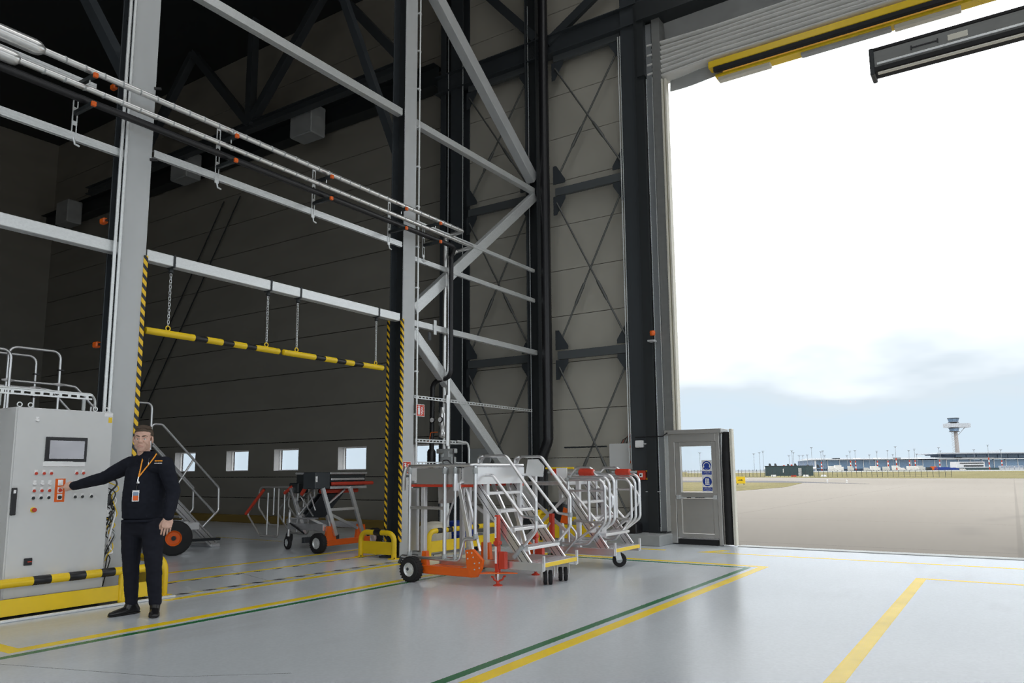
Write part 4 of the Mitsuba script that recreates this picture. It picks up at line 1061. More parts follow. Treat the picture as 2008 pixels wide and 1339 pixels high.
for y in (9.3, 10.0):
    part(W, 'guard_frame', tube([(-10.86, y, 1.11), (-11.82, y, 1.10), (-11.83, y, .72), (-11.5, y, .42), (-11.25, y, .42)], .018, 10, .10, 5), 'inox', True)
    part(W, 'guard_frame', tube([(-11.23, y - .04, 1.08), (-11.22, y - .04, .215), (-11.72, y - .04, .22), (-12.10, y - .04, .60), (-11.66, y - .04, 1.04)], .018, 10, .05, 5), 'inox', True)
    for x, z0, z1 in ((-11.55, .24, 1.0), (-11.38, .6, 1.09), (-11.09, .48, 1.05)):
        part(W, 'guard_tube', cyl((x, y - .02, z0), (x, y - .02, z1), .016, 10), 'alu', True)
part(W, 'padded_bar', cyl((-12.12, 9.24, .60), (-11.62, 9.24, 1.06), .03, 10), 'red', True)
part(W, 'padded_bar', cyl((-10.55, 9.2, .98), (-10.35, 9.2, 1.22), .035, 10), 'red', True)
part(W, 'padded_bar', cyl((-11.0, 9.2, 1.0), (-10.8, 9.2, 1.12), .03, 10), 'red', True)
part(W, 'hinge_block', box(-10.9, 9.2, 1.0, -10.65, 9.45, 1.18, .02), 'steel_black')
part(W, 'tread_stack', join([bar((-10.35 - .12 * k, 9.75, .98), (-10.8 - .12 * k, 9.75, .55), .5, .02) for k in range(2)]), 'steel_dark')
for (a, b) in (((-10.4, .95), (-10.75, .62)), ((-10.75, .95), (-10.4, .60)), ((-10.5, 1.0), (-10.35, .7))):
    part(W, 'brace_tube', cyl((a[0], 9.35, a[1]), (b[0], 9.35, b[1]), .015, 8), 'alu', True)

# ---------------- mobile stairs behind the man
M = thing('mobile_stairs', 'tall mobile stairs with guard rails and big orange-rimmed wheel behind the man', 'stairs')
for y_off, xx in ((0, -12.6), (0, -13.4)):
    part(M, 'stringer', bar((xx, 7.35, 1.52), (xx, 8.93, .03), .04, .16, (0, 0, 1), .004), 'alu')
    for s in (-1, 1):
        part(M, 'stringer_groove', bar((xx + .021, 7.36, 1.52 + s * .055), (xx + .021, 8.93, .03 + s * .055), .002, .008), 'black')
    part(M, 'hand_rail', tube([(xx, 7.56, 1.25), (xx, 7.56, 2.235), (xx, 7.76, 2.235), (xx, 8.97, 1.10), (xx, 8.99, .68), (xx, 8.56, .29)], .022, 10, .08, 5), 'alu', True)
    part(M, 'mid_rail', cyl((xx, 7.6, 1.86), (xx, 8.93, .60), .020, 10), 'alu', True)
    part(M, 'rail_cross_tube', cyl((xx, 8.40, 1.60), (xx, 8.02, 1.02), .018, 10), 'alu', True)
    part(M, 'landing_hoop', tube([(xx, 6.9, 1.52), (xx, 6.9, 2.59), (xx, 7.55, 2.6), (xx, 7.56, 1.5)], .022, 10, .10, 5), 'alu', True)
    part(M, 'upper_hoop', tube([(xx, 5.21, 2.0), (xx, 5.21, 3.30), (xx, 5.96, 3.31), (xx, 5.97, 2.0)], .022, 10, .12, 6), 'alu', True)
    part(M, 'upper_hoop', tube([(xx + .3, 4.2, 2.0), (xx + .3, 4.2, 3.22), (xx + .3, 5.12, 3.2), (xx + .3, 5.12, 2.0)], .022, 10, .12, 6), 'alu', True)
    part(M, 'upper_mid_rail', cyl((xx, 5.2, 2.78), (xx, 6.0, 2.78), .02, 10), 'alu', True)
    part(M, 'upper_hand_rail', tube([(xx, 5.97, 2.79), (xx, 6.22, 2.77), (xx, 6.95, 2.05)], .022, 10, .08, 5), 'alu', True)
    for (y, z) in ((5.96, 2.78), (5.22, 2.78)):
        part(M, 'rail_joint', lathe([(.012, -.09), (.034, 0), (.012, .09)], (xx + .01, y, z), (0, 1, 0), 8), 'alu_matt')
    for z in (2.62, 3.0):
        part(M, 'clip', box(xx - .03, 5.93, z, xx + .04, 6.01, z + .02), 'black')
    part(M, 'leg', box(xx - .04, 5.2, .1, xx + .04, 5.28, 2.05), 'alu_matt')
    part(M, 'leg', box(xx - .04, 7.0, .3, xx + .04, 7.08, 1.52), 'alu_matt')
part(M, 'landing', box(-13.45, 6.9, 1.48, -12.55, 7.5, 1.53, .006), 'alu')
part(M, 'upper_platform', box(-13.45, 4.1, 1.98, -12.3, 6.0, 2.04, .006), 'alu')
for k in range(6):
    y = 7.6 + k * .235; z = 1.26 - k * .222
    part(M, 'step', box(-13.38, y - .1, z - .03, -12.62, y + .1, z, .004), 'alu')
for k in range(3):
    part(M, 'step', box(-13.38, 6.1 + k * .25, 1.88 - k * .13, -12.62, 6.3 + k * .25, 1.91 - k * .13, .004), 'alu')
part(M, 'foot', box(-13.45, 8.84, .0, -12.55, 9.02, .06, .01), 'alu_matt')
part(M, 'chassis', box(-13.3, 7.2, .30, -12.0, 7.9, .42, .01), 'alu_matt')
part(M, 'axle_block', box(-12.3, 7.62, .42, -11.95, 7.95, .56, .015), 'alu')
part(M, 'axle_block', box(-12.2, 7.95, .38, -12.0, 8.2, .52, .015), 'alu_matt')
part(M, 'axle', cyl((-13.6, 7.63, .29), (-11.8, 7.63, .29), .03, 10), 'steel_dark')
part(M, 'draw_bar', cyl((-12.3, 7.7, .2), (-12.4, 8.9, .16), .025, 8), 'steel_black')
wheel(M, (-11.85, 7.62, .29), .29, .16, (0.8, -.6, 0), 'orange', tread=False, hr=.82)
wheel(M, (-13.5, 7.62, .29), .29, .16, (1, 0, 0), 'orange', tread=False, hr=.82)
wheel(M, (-12.9, 5.0, .29), .29, .16, (1, 0, 0), 'orange', tread=False, hr=.82)

# ================================================================ control cabinet
CB = thing('control_cabinet', 'light grey control cabinet with touch screen and rows of push buttons', 'cabinet')
cx0 = -8.0
part(CB, 'body', box(-8.47, 3.42, .16, cx0 - .012, 4.37, 2.008, .008), 'cabinet')
dd = part(CB, 'door', box(cx0 - .012, 3.432, .19, cx0, 4.362, 2.0, .004), 'cabinet')
part(CB, 'plinth', box(-8.45, 3.44, .0, cx0 - .03, 4.35, .16), 'steel_dark')


def yz(y, z):
    return y * .9639, 1.34 + (z - 1.34) * .9639


def on(name, y0, y1, z0, z1, d, m, c=.0, parent=None, x=0.0):
    a, b = yz(y0, z0); e, f = yz(y1, z1)
    return part(parent or CB, name, box(cx0 + x, a, b, cx0 + x + d, e, f, c), m)


sc = on('screen', 3.84, 4.26, 1.485, 1.74, .012, 'black', .003)
mat('display', vary((0.50, 0.50, 0.54), .10, (1, 4, 9)), 0.15)
on('display', 3.88, 4.23, 1.515, 1.705, .0015, 'display', 0, sc, .012)
on('bezel_strip', 3.83, 4.25, 1.435, 1.484, .010, 'white', .002)
on('bezel_strip', 3.84, 4.12, 1.478, 1.489, .013, 'white', 0)


def button(y, z, m, r=.014):
    a, b = yz(y, z)
    k = part(CB, 'button', lathe([(.0, .020), (r * .9, .020), (r, .016), (r, .004), (r * 1.25, .004), (r * 1.25, 0)][::-1], (cx0, a, b), (1, 0, 0), 16), m, 40)
    part(k, 'label_plate', box(cx0, a - .014, b + .016, cx0 + .004, a + .014, b + .034, .001), 'white')
    part(k, 'ring', lathe([(r * 1.25, 0), (r * 1.3, .006), (r * 1.02, .008)], (cx0, a, b), (1, 0, 0), 16), 'chrome', True)
    return k


for y in (3.77, 3.845, 3.915, 4.17, 4.24):
    button(y, 1.365, 'red')
for y in (3.765, 3.838, 3.91, 4.17, 4.24):
    button(y, 1.26, 'white')
for y in (3.763, 3.836, 3.91):
    button(y, 1.19, 'red')
for y in (3.76, 3.833, 3.907, 4.17, 4.245, 4.34):
    button(y, 1.118, 'steel_black')
button(3.745, 1.905, 'white')
rp = on('red_plate', 3.965, 4.065, 1.07, 1.31, .004, 'orange', .001)
for z, m in ((1.265, 'white'), (1.19, 'red'), (1.118, 'steel_black')):
    a, b = yz(4.015, z)
    k = part(rp, 'button', lathe([(.018, 0), (.018, .006), (.014, .008), (.014, .020), (.0, .020)], (cx0 + .004, a, b), (1, 0, 0), 16), m, 40)
    on('button_frame', 3.99, 4.04, z - .026, z + .034, .003, 'white', 0, rp, .004)
a, b = yz(3.77, 1.0)
es = part(CB, 'emergency_stop', lathe([(.0, .045), (.016, .044), (.021, .035), (.019, .022), (.012, .018), (.012, .0)][::-1], (cx0, a, b), (1, 0, 0), 18), 'red', 40)
part(es, 'collar', lathe([(.026, 0), (.026, .012), (.020, .018)], (cx0, a, b), (1, 0, 0), 18), 'yellow', True)
hd = on('handle', 3.555, 3.605, .955, 1.225, .022, 'black', .006)
on('key_plate', 3.568, 3.592, 1.17, 1.205, .004, 'white', .001, hd, .022)
mc = on('breaker', 3.72, 3.795, .455, .525, .014, 'black', .003)
on('lever', 3.75, 3.79, .485, .495, .006, 'red', 0, mc, .014)
on('label_tag', 4.475, 4.515, 1.915, 1.975, .002, 'yellow', 0)
on('label_tag', 4.43, 4.52, 1.985, 2.02, .002, 'white', 0)
for y in (3.50, 3.60, 4.24, 4.36):
    part(CB, 'lifting_eye', tube([(-8.14, y + .022 * math.cos(t), 2.042 + .022 * math.sin(t)) for t in np.linspace(0, 2 * np.pi, 14, endpoint=False)], .007, 6, closed=True), 'galv', True)
slotted((-8.14, 2.6, 2.165), (-8.14, 4.20, 2.165), .055, 'slotted_rail', 'slotted cable rail lying above the cabinet top')
thing('slotted_rail', 'plain rail tube above the cabinet top', 'rail', None, tube([(-8.16, 2.6, 2.205), (-8.16, 4.20, 2.20), (-8.2, 4.26, 2.15), (-8.22, 4.28, 2.05)], .012, 8, .05), 'galv', True)
part('slotted_rail_001', 'post', join([box(-8.15, 3.3, 2.02, -8.13, 3.33, 2.14), box(-8.15, 4.1, 2.02, -8.13, 4.13, 2.14)]), 'galv_dull')
wb = thing('cable_bundle', 'tangle of black, white and yellow cables hanging between cabinet and column', 'cables')
part(wb, 'connector', box(-8.14, 4.37, 1.02, -8.08, 4.45, 1.14, .008), 'black')
part(wb, 'connector', box(-8.12, 4.37, .9, -8.08, 4.44, .98, .006), 'white')
rng = np.random.default_rng(5)
for k in range(11):
    m = ['wire_black', 'yellow', 'wire_black', 'white', 'wire_black', 'wire_black', 'galv_dull', 'yellow', 'wire_black', 'white', 'wire_black'][k]
    z = 1.35 - .06 * k
    pts = [(-8.13, 4.374, z)]
    amp = rng.uniform(.03, .10)
    for q in range(1, 5):
        pts.append((-8.08 + rng.uniform(-.03, .03), 4.43 + amp * 1.3 * (q % 2) * rng.uniform(.6, 1), z - q * rng.uniform(.07, .13)))
    pts.append((-8.12, 4.43, max(.12, pts[-1][2] - .1)))
    part(wb, 'cable', tube(pts, .006 if k % 3 else .010, 6, .05, 4), m, True)
# ================================================================ airfield outside
def flat(pts, z0, z1):
    return prism(pts, (0, 0, z0), (1, 0, 0), (0, 1, 0), z1 - z0)


thing('grass_patch', 'dry grass patch on the apron just outside the wicket door', 'grass', None, flat([(-60, 40), (-32, 46), (-15.9, 51.6), (-15.9, 65.4), (-19.3, 86.9), (-27.6, 89.9), (-70, 97)], -.05, -.015), 'grass')
labels['grass_patch']['kind'] = 'stuff'
thing('taxi_lane', 'dark asphalt strip beyond the dry grass patch', 'asphalt strip', None, flat([(-90, 112), (-31.7, 103.5), (-25.8, 103.5), (-12.0, 82.7), (-19.0, 87.3), (-27.5, 90.3), (-70, 98)], -.05, -.02), 'asphalt')
thing('grass_field', 'wide dull green grass field between the fence and the terminal', 'grass', None, flat([(-500, 320), (-73.4, 179.8), (-48.9, 159.7), (-20.5, 138.6), (14, 128), (80, 110), (300, 500), (-100, 900), (-500, 900)], -.05, -.018), 'grass')
labels['grass_field']['kind'] = 'stuff'
fe = thing('fence', 'long dark mesh fence along the edge of the grass field', 'fence')
FA, FB = np.array((-75.0, 183.0)), np.array((-8.9, 150.5))
for k in range(70):
    q = FA + (FB - FA) * k / 69
    h = 1.6 if k < 34 else 1.25
    part(fe, 'post', box(q[0] - .03, q[1] - .03, -.03, q[0] + .03, q[1] + .03, h), 'steel_dark')
part(fe, 'wire', join([bar((FA[0], FA[1], z), (FB[0], FB[1], z), .02, .02) for z in (.15, .5, .85, 1.2, 1.42)]), 'steel_dark', kind='stuff')
FW, RT_ = np.array((-.5505, .8348)), np.array((.8348, .5505))


def field(lat, dist):
    q = FW * dist + RT_ * lat
    return q[0], q[1]


def fbox(l0, l1, d0, d1, z0, z1):
    """A box in the terminal's own axes (lateral, distance)."""
    return prism([field(l0, d0), field(l1, d0), field(l1, d1), field(l0, d1)], (0, 0, z0), (1, 0, 0), (0, 1, 0), z1 - z0)


hut = thing('service_hut', 'dark blue-green flat container building behind the fence', 'building', None, prism([(-54.5, 203.5), (-43.2, 198.5), (-42.0, 201.2), (-53.3, 206.2)], (0, 0, -.03), (1, 0, 0), (0, 1, 0), 2.45), 'steel_black')
mat('hut', (0.035, 0.065, 0.075), .5)
scene['service_hut']['bsdf'] = {'type': 'ref', 'id': 'm_hut'}
part(hut, 'roof_edge', prism([(-54.6, 203.4), (-43.1, 198.4), (-42.0, 201.3), (-53.3, 206.3)], (0, 0, 2.42), (1, 0, 0), (0, 1, 0), .12), 'steel_dark')
part(hut, 'door', prism([(-45.2, 199.35), (-44.3, 198.95), (-44.3, 198.9), (-45.2, 199.3)], (0, 0, 0), (1, 0, 0), (0, 1, 0), 1.9), 'steel_grey')
part(hut, 'vent', prism([(-49.4, 201.2), (-49.2, 201.1), (-49.2, 201.0), (-49.4, 201.1)], (0, 0, .8), (1, 0, 0), (0, 1, 0), 1.0), 'white')
for i, (x, y, m) in enumerate(((-44.3, 172.0, 'white'), (-39.6, 170.2, 'red'), (-36.9, 169.3, 'white'), (-33.0, 167.6, 'white'))):
    thing('road_barrier', ['white concrete road barrier left in front of the dark hut', 'red road barrier in front of the dark hut', 'white road barrier at the right corner of the dark hut', 'white road barrier right of the dark hut'][i], 'road barrier', 'road barriers by the hut',
          join([box(x - .55, y - .2, -.03, x + .55, y + .2, .12), box(x - .5, y - .09, .12, x + .5, y + .09, .42 if m == 'white' else .3)]), m)
ts = thing('taxiway_sign', 'yellow taxiway sign with a black arrow on the grass', 'sign', None, box(-22.6, 73.8, .12, -21.75, 73.95, .78, .01), 'yellow')
part(ts, 'arrow', prism([(0, .05), (.3, .05), (.3, 0), (.46, .08), (.3, .16), (.3, .11), (0, .11)], (-22.4, 73.795, .37), (1, 0, 0), (0, 0, 1), .01), 'black')
part(ts, 'stand', join([box(-22.5, 73.85, -.03, -22.45, 73.9, .14), box(-21.9, 73.85, -.03, -21.85, 73.9, .14)]), 'steel_dark')
for i, (x, y) in enumerate(((-30.1, 103.4), (-17.5, 90.7), (-14.9, 87.3))):
    thing('edge_lamp', ['white taxiway edge lamp, leftmost of three', 'white taxiway edge lamp, middle of three', 'white taxiway edge lamp, rightmost of three'][i], 'lamp', 'taxiway edge lamps',
          lathe([(0, 0), (.09, 0), (.09, .04), (.04, .06), (.04, .2), (.08, .22), (.08, .3), (0, .34)], (x, y, -.03), (0, 0, 1), 10), 'white')

# ---- terminal
mat('haze_glazing', vary((0.15, 0.245, 0.37), .25, (.02, .02, .05)), 0.12, 0.0, 0.9)  # terminal colours lightened and blued, distance haze put into the base colour
mat('haze_grey', (0.50, 0.53, 0.57), .6)  # grey and white lightened for haze as well
mat('haze_white', (0.70, 0.72, 0.74), .6)
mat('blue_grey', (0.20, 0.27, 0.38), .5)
D = 1000
te = thing('terminal', 'long airport terminal with blue glass front and flat roofs on the horizon', 'building')
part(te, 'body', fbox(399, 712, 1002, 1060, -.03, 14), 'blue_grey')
part(te, 'lower_roof', fbox(396, 640, 992, 1060, 14.9, 15.6), 'haze_white')
part(te, 'roof_storey', fbox(405, 640, 1006, 1060, 15.6, 17.3), 'haze_grey')
part(te, 'white_band', fbox(560, 715, 994, 1000, 14.3, 15.2), 'haze_white')
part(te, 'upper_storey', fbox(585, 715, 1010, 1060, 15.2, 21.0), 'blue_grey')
part(te, 'upper_roof', prism([field(556, 990), field(718, 990), field(718, 1070), field(570, 1070)], (0, 0, 21.6), (1, 0, 0), (0, 1, 0), 1.3), 'haze_grey')
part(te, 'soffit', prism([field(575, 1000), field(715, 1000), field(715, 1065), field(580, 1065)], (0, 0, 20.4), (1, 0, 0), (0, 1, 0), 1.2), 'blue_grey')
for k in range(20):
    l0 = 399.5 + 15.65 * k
    part(te, 'pane', fbox(l0 + .35, l0 + 15.3, 999, 1002, 3.0, 14.0), 'haze_glazing')
    part(te, 'mullion', fbox(l0 - .3, l0 + .35, 998, 1002, 0, 14.3), 'haze_white')
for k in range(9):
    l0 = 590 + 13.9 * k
    part(te, 'upper_pane', fbox(l0 + .3, l0 + 13.4, 1008, 1010, 16.0, 20.2), 'haze_glazing')
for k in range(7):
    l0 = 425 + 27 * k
    part(te, 'roof_unit', fbox(l0, l0 + 9, 1004, 1006, 15.8, 17.0), 'steel_dark' if k % 3 == 0 else 'haze_white')
part(te, 'roof_box', fbox(640, 650, 1010, 1020, 22.9, 25.6), 'haze_grey')
# ---- control tower
tw = thing('control_tower', 'concrete air traffic control tower with two glazed cabs and a wide slab between them', 'tower')
cx_, cy_ = field(682.2, 1160)
mat('tower_conc', vary((0.42, 0.39, 0.38), .08, (.2, .2, .1)), .8)
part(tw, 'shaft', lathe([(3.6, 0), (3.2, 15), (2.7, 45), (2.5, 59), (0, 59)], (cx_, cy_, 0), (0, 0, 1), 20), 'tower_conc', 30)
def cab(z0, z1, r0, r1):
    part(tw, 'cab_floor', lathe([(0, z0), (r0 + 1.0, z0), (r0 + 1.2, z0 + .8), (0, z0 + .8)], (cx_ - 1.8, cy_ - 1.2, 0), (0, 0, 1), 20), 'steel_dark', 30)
    part(tw, 'cab_glass', lathe([(r0, z0 + .8), (r1, z1 - 1.0)], (cx_ - 1.8, cy_ - 1.2, 0), (0, 0, 1), 20), 'haze_glazing')
    part(tw, 'cab_wall', lathe([(r0 + .05, z0 + .8), (r0 + .15, z0 + 2.2)], (cx_ - 1.8, cy_ - 1.2, 0), (0, 0, 1), 20), 'haze_grey')
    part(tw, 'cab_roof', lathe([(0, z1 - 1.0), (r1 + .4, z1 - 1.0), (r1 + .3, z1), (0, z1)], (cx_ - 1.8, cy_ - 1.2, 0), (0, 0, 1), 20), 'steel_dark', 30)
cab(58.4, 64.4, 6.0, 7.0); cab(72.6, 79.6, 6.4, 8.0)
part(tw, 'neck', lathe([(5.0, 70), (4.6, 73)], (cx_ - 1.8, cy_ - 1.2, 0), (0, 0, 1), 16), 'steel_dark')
part(tw, 'slab', fbox(667.4, 702.1, 1153, 1167, 65.0, 71.2), 'haze_grey')
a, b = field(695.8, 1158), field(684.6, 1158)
part(tw, 'strut', bar((a[0], a[1], 65.0), (b[0], b[1], 53.5), .7, .7), 'haze_grey')
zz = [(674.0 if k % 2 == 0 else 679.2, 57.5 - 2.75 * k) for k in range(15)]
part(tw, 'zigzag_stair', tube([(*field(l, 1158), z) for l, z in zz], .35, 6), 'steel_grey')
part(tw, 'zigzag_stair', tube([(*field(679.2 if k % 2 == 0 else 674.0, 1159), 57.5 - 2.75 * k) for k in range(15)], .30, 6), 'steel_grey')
ob = thing('office_building', 'low white building with two dark window bands at the foot of the control tower', 'building', None, fbox(468.6, 498.2, 800, 812, 2.6, 9.2), 'haze_white')
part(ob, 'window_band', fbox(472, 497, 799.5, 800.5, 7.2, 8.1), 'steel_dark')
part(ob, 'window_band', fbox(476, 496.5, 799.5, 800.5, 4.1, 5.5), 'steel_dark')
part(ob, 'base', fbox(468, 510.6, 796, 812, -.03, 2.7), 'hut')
part(ob, 'annex', prism([field(498.2, 800), field(504, 800), field(504, 810), field(498.2, 810)], (0, 0, 2.6), (1, 0, 0), (0, 1, 0), 1.2), 'haze_grey')
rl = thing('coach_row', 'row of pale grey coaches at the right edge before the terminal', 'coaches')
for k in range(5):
    part(rl, 'coach', fbox(514.3 + 5.0 * k, 518.9 + 5.0 * k, 800, 803, .5, 4.6), 'haze_grey')
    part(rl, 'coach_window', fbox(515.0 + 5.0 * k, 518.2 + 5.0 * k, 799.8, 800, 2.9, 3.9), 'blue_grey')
MASTS = [(228.3, 700, 18.3, 0), (211.8, 640, 17.7, 0), (328.6, 900, 19.3, 0), (236.3, 640, 18.0, 0), (297.0, 800, 20.5, 0), (359.7, 950, 20.2, 0), (364.2, 950, 20.2, 0), (350.4, 900, 19.7, 0), (221.4, 560, 18.1, 0), (366.8, 900, 23.3, 1), (385.6, 940, 25.5, 0), (408.1, 990, 20.7, 0), (437.4, 990, 20.5, 0), (356.7, 800, 21.2, 1), (362.1, 800, 22.2, 1), (452.6, 960, 20.4, 0), (394.8, 820, 21.4, 1), (406.4, 820, 22.5, 1), (482.3, 960, 20.8, 0), (324.1, 640, 20.8, 1), (408.6, 780, 21.3, 1), (414.4, 780, 22.3, 1), (512.6, 960, 21.2, 0), (428.3, 760, 23.1, 1), (486.4, 860, 22.5, 0), (549.0, 900, 24.4, 0), (402.4, 640, 21.5, 1), (555.2, 860, 23.1, 1), (223.1, 700, 17.0, 0), (173.2, 700, 18.3, 0)]
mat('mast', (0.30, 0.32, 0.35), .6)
ORD = ['first', 'second', 'third', 'fourth', 'fifth', 'sixth', 'seventh', 'eighth', 'ninth', 'tenth', 'eleventh', 'twelfth', 'thirteenth', 'fourteenth', 'fifteenth', 'sixteenth', 'seventeenth', 'eighteenth', 'nineteenth', 'twentieth', 'twenty-first', 'twenty-second']
MASTS.sort(key=lambda m_: m_[0] / m_[1])
cnt = [0, 0]
for l, d, h, s in MASTS:
    x, y = field(l, d)
    k = d / 1474
    q = thing('light_mast', ORD[cnt[s]] + (' from the left of the apron light masts with red and white striped foot' if s else ' from the left of the plain grey apron light masts'), 'light mast', 'striped apron light masts' if s else 'plain apron light masts')
    cnt[s] += 1
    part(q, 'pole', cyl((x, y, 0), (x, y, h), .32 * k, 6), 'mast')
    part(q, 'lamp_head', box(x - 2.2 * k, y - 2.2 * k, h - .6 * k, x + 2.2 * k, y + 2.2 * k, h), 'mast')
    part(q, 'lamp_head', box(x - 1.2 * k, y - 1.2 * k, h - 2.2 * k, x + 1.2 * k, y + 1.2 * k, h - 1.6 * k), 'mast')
    if s:
        for j in range(5):
            part(q, 'stripe', cyl((x, y, 1.0 + j * 2.0), (x, y, 3.0 + j * 2.0), 1.1 * k, 6), 'red' if j % 2 == 0 else 'white')
TAILS = [(297.1, 880, 9.5), (303.6, 880, 9.5), (335.0, 940, 8.0), (325.6, 900, 8.9), (329.9, 900, 8.3), (319.2, 860, 9.1), (364.7, 940, 8.4), (376.8, 940, 8.4)]
TAILS.sort(key=lambda m_: m_[0] / m_[1])
for i, (l, d, zt) in enumerate(TAILS):
    x, y = field(l, d)
    a = thing('airliner', 'distant parked airliner behind the dark hut, ' + ORD[i] + ' tail fin from the left', 'aircraft', 'parked airliners on the horizon')
    f0, f1 = np.array((*field(l - .5, d), 3.9)), np.array((*field(l + 5, d + 28), 3.9))
    part(a, 'fuselage', tube([f0, f0 * .93 + f1 * .07, f0 * .8 + f1 * .2, f0 * .1 + f1 * .9, f1], [.25, .8, 1.45, 1.45, .4], 10), 'white', True)
    part(a, 'tail_fin', prism([(0, 4.2), (4.2, 4.2), (2.0, zt), (.2, zt)], (x, y, 0), (*RT_, 0), (0, 0, 1), .3), 'red' if i in (2, 4) else 'steel_dark')
    part(a, 'gear', join([box(*field(l + 1, d + 8), -.03, *field(l + 1.6, d + 9), 2.8), box(*field(l + 4, d + 22), -.03, *field(l + 4.5, d + 23), 2.8)]), 'steel_dark')
VEH = [(295.2, 5.0, 5.7, 'white'), (301.7, 5.9, 7.6, 'white'), (312.6, 4.9, 4.7, 'cabinet'), (335.2, 4.7, 8.5, 'white'), (345.5, 4.2, 5.7, 'cabinet'), (354.5, 5.1, 6.6, 'white'), (370.0, 4.5, 10.4, 'white'), (377.5, 4.9, 6.6, 'cabinet'), (389.8, 4.0, 5.7, 'orange'), (398.3, 3.3, 19.0, 'blue'), (406.3, 2.8, 11.4, 'blue'), (360.6, 3.1, 3.8, 'white'), (327.6, 3.4, 3.8, 'cabinet'), (385.1, 3.4, 3.8, 'steel_dark'), (416.1, 1.9, 4.3, 'white')]
VEH.sort()
vc = {}
for i, (l, h, w, m) in enumerate(VEH):
    vc[m] = vc.get(m, -1) + 1
    lab = {'white': ORD[vc[m]] + ' from the left of the small white airport vehicles before the glass terminal', 'cabinet': ORD[vc[m]] + ' from the left of the small grey airport vehicles before the glass terminal', 'orange': 'small orange airport vehicle before the terminal, left of the control tower', 'blue': 'long blue airport trailer left of the control tower' if w > 15 else 'shorter blue airport trailer beside the foot of the control tower', 'steel_dark': 'small dark airport vehicle before the glass terminal'}[m]
    v_ = thing('ground_vehicle', lab, 'vehicle', 'airport vehicles before the terminal')
    part(v_, 'box_body', fbox(l - w / 2, l + w / 2 - w * .25, 700, 703, .7, h), m)
    part(v_, 'cab', fbox(l + w / 2 - w * .25, l + w / 2, 700, 703, .7, h * .75), m)
    part(v_, 'wheels', join([fbox(l - w * .35, l - w * .2, 699.8, 703.2, -.03, .9), fbox(l + w * .2, l + w * .35, 699.8, 703.2, -.03, .9)]), 'steel_dark')
thing('roadside_wall', 'long low white barrier wall before the terminal', 'kerb', None, fbox(120, 420, 520, 522, -.03, .75), 'haze_white')  # low wall standing in for the white line before the terminal
# ================================================================ the man
M3 = m3.Manifold


def ball(c, r, n=24):
    c = np.asarray(c, float)
    s = M3.sphere(1.0, n)
    if np.ndim(r) == 0:
        r = (r, r, r)
    return s.scale(tuple(float(v) for v in r)).translate(tuple(float(v) for v in c))


def hull(*balls):
    return M3.batch_hull(list(balls))


def limb(pts, rs, n=24):
    out = [hull(ball(a, ra, n), ball(b, rb, n)) for a, b, ra, rb in zip(pts[:-1], pts[1:], rs[:-1], rs[1:])]
    return M3.batch_boolean(out, m3.OpType.Add) if len(out) > 1 else out[0]


def union(ms):
    return M3.batch_boolean(list(ms), m3.OpType.Add)


def place(m, R, o):
    R = np.asarray(R, float)
    A = np.hstack([R, np.asarray(o, float)[:, None]])
    return m.transform(A)


def soften(m, length, it=12, noise_amp=0.0, scale=12.0, seed=0, lam=.5):
    me = m.refine_to_length(length).to_mesh()
    t = trimesh.Trimesh(me.vert_properties[:, :3], me.tri_verts, process=True)
    p0 = np.array(t.vertices)
    trimesh.smoothing.filter_taubin(t, lamb=lam, nu=lam + .03, iterations=it)
    p1 = np.array(t.vertices)
    bad = ~(np.linalg.norm(p1 - p0, axis=1) < .012)
    p1[bad] = p0[bad]
    t.vertices = p1
    if noise_amp:
        p = np.array(t.vertices)
        d = (meshkit.fbm(p * np.array([scale, scale, scale * 1.6]), 3, seed) - .5) * 2 * noise_amp
        t.vertices = p + t.vertex_normals * d[:, None]
    return t


A3 = lambda *v: np.array(v, float)
# joints (metres, in the room)
RS, RE, RWr, RTip = A3(-7.204, 4.129, 1.448), A3(-7.485, 4.015, 1.312), A3(-7.829, 3.908, 1.236), A3(-7.997, 3.873, 1.263)
LS, LE, LWr, LTip = A3(-6.835, 4.262, 1.440), A3(-6.803, 4.345, 1.180), A3(-6.735, 4.262, .935), A3(-6.72, 4.23, .785)
neck, head_c = A3(-7.040, 4.185, 1.510), A3(-7.003, 4.125, 1.676)
chest, belly, pelvis = A3(-7.045, 4.215, 1.330), A3(-7.06, 4.205, 1.10), A3(-7.115, 4.235, .93)
RH, LH = A3(-7.205, 4.185, .86), A3(-7.020, 4.275, .86)
RK, LK = A3(-7.255, 4.225, .46), A3(-7.000, 4.305, .46)
RA, LA = A3(-7.295, 4.275, .095), A3(-7.055, 4.375, .095)
fwd = A3(.90, -.43, 0); fwd /= np.linalg.norm(fwd)
lft = np.cross((0, 0, 1), fwd)        # his left = right in the picture
BR = np.stack([-lft, fwd, A3(0, 0, 1)], 1)


def ell(c, a, b, h):
    return place(ball((0, 0, 0), (a, b, h), 32), BR, c)


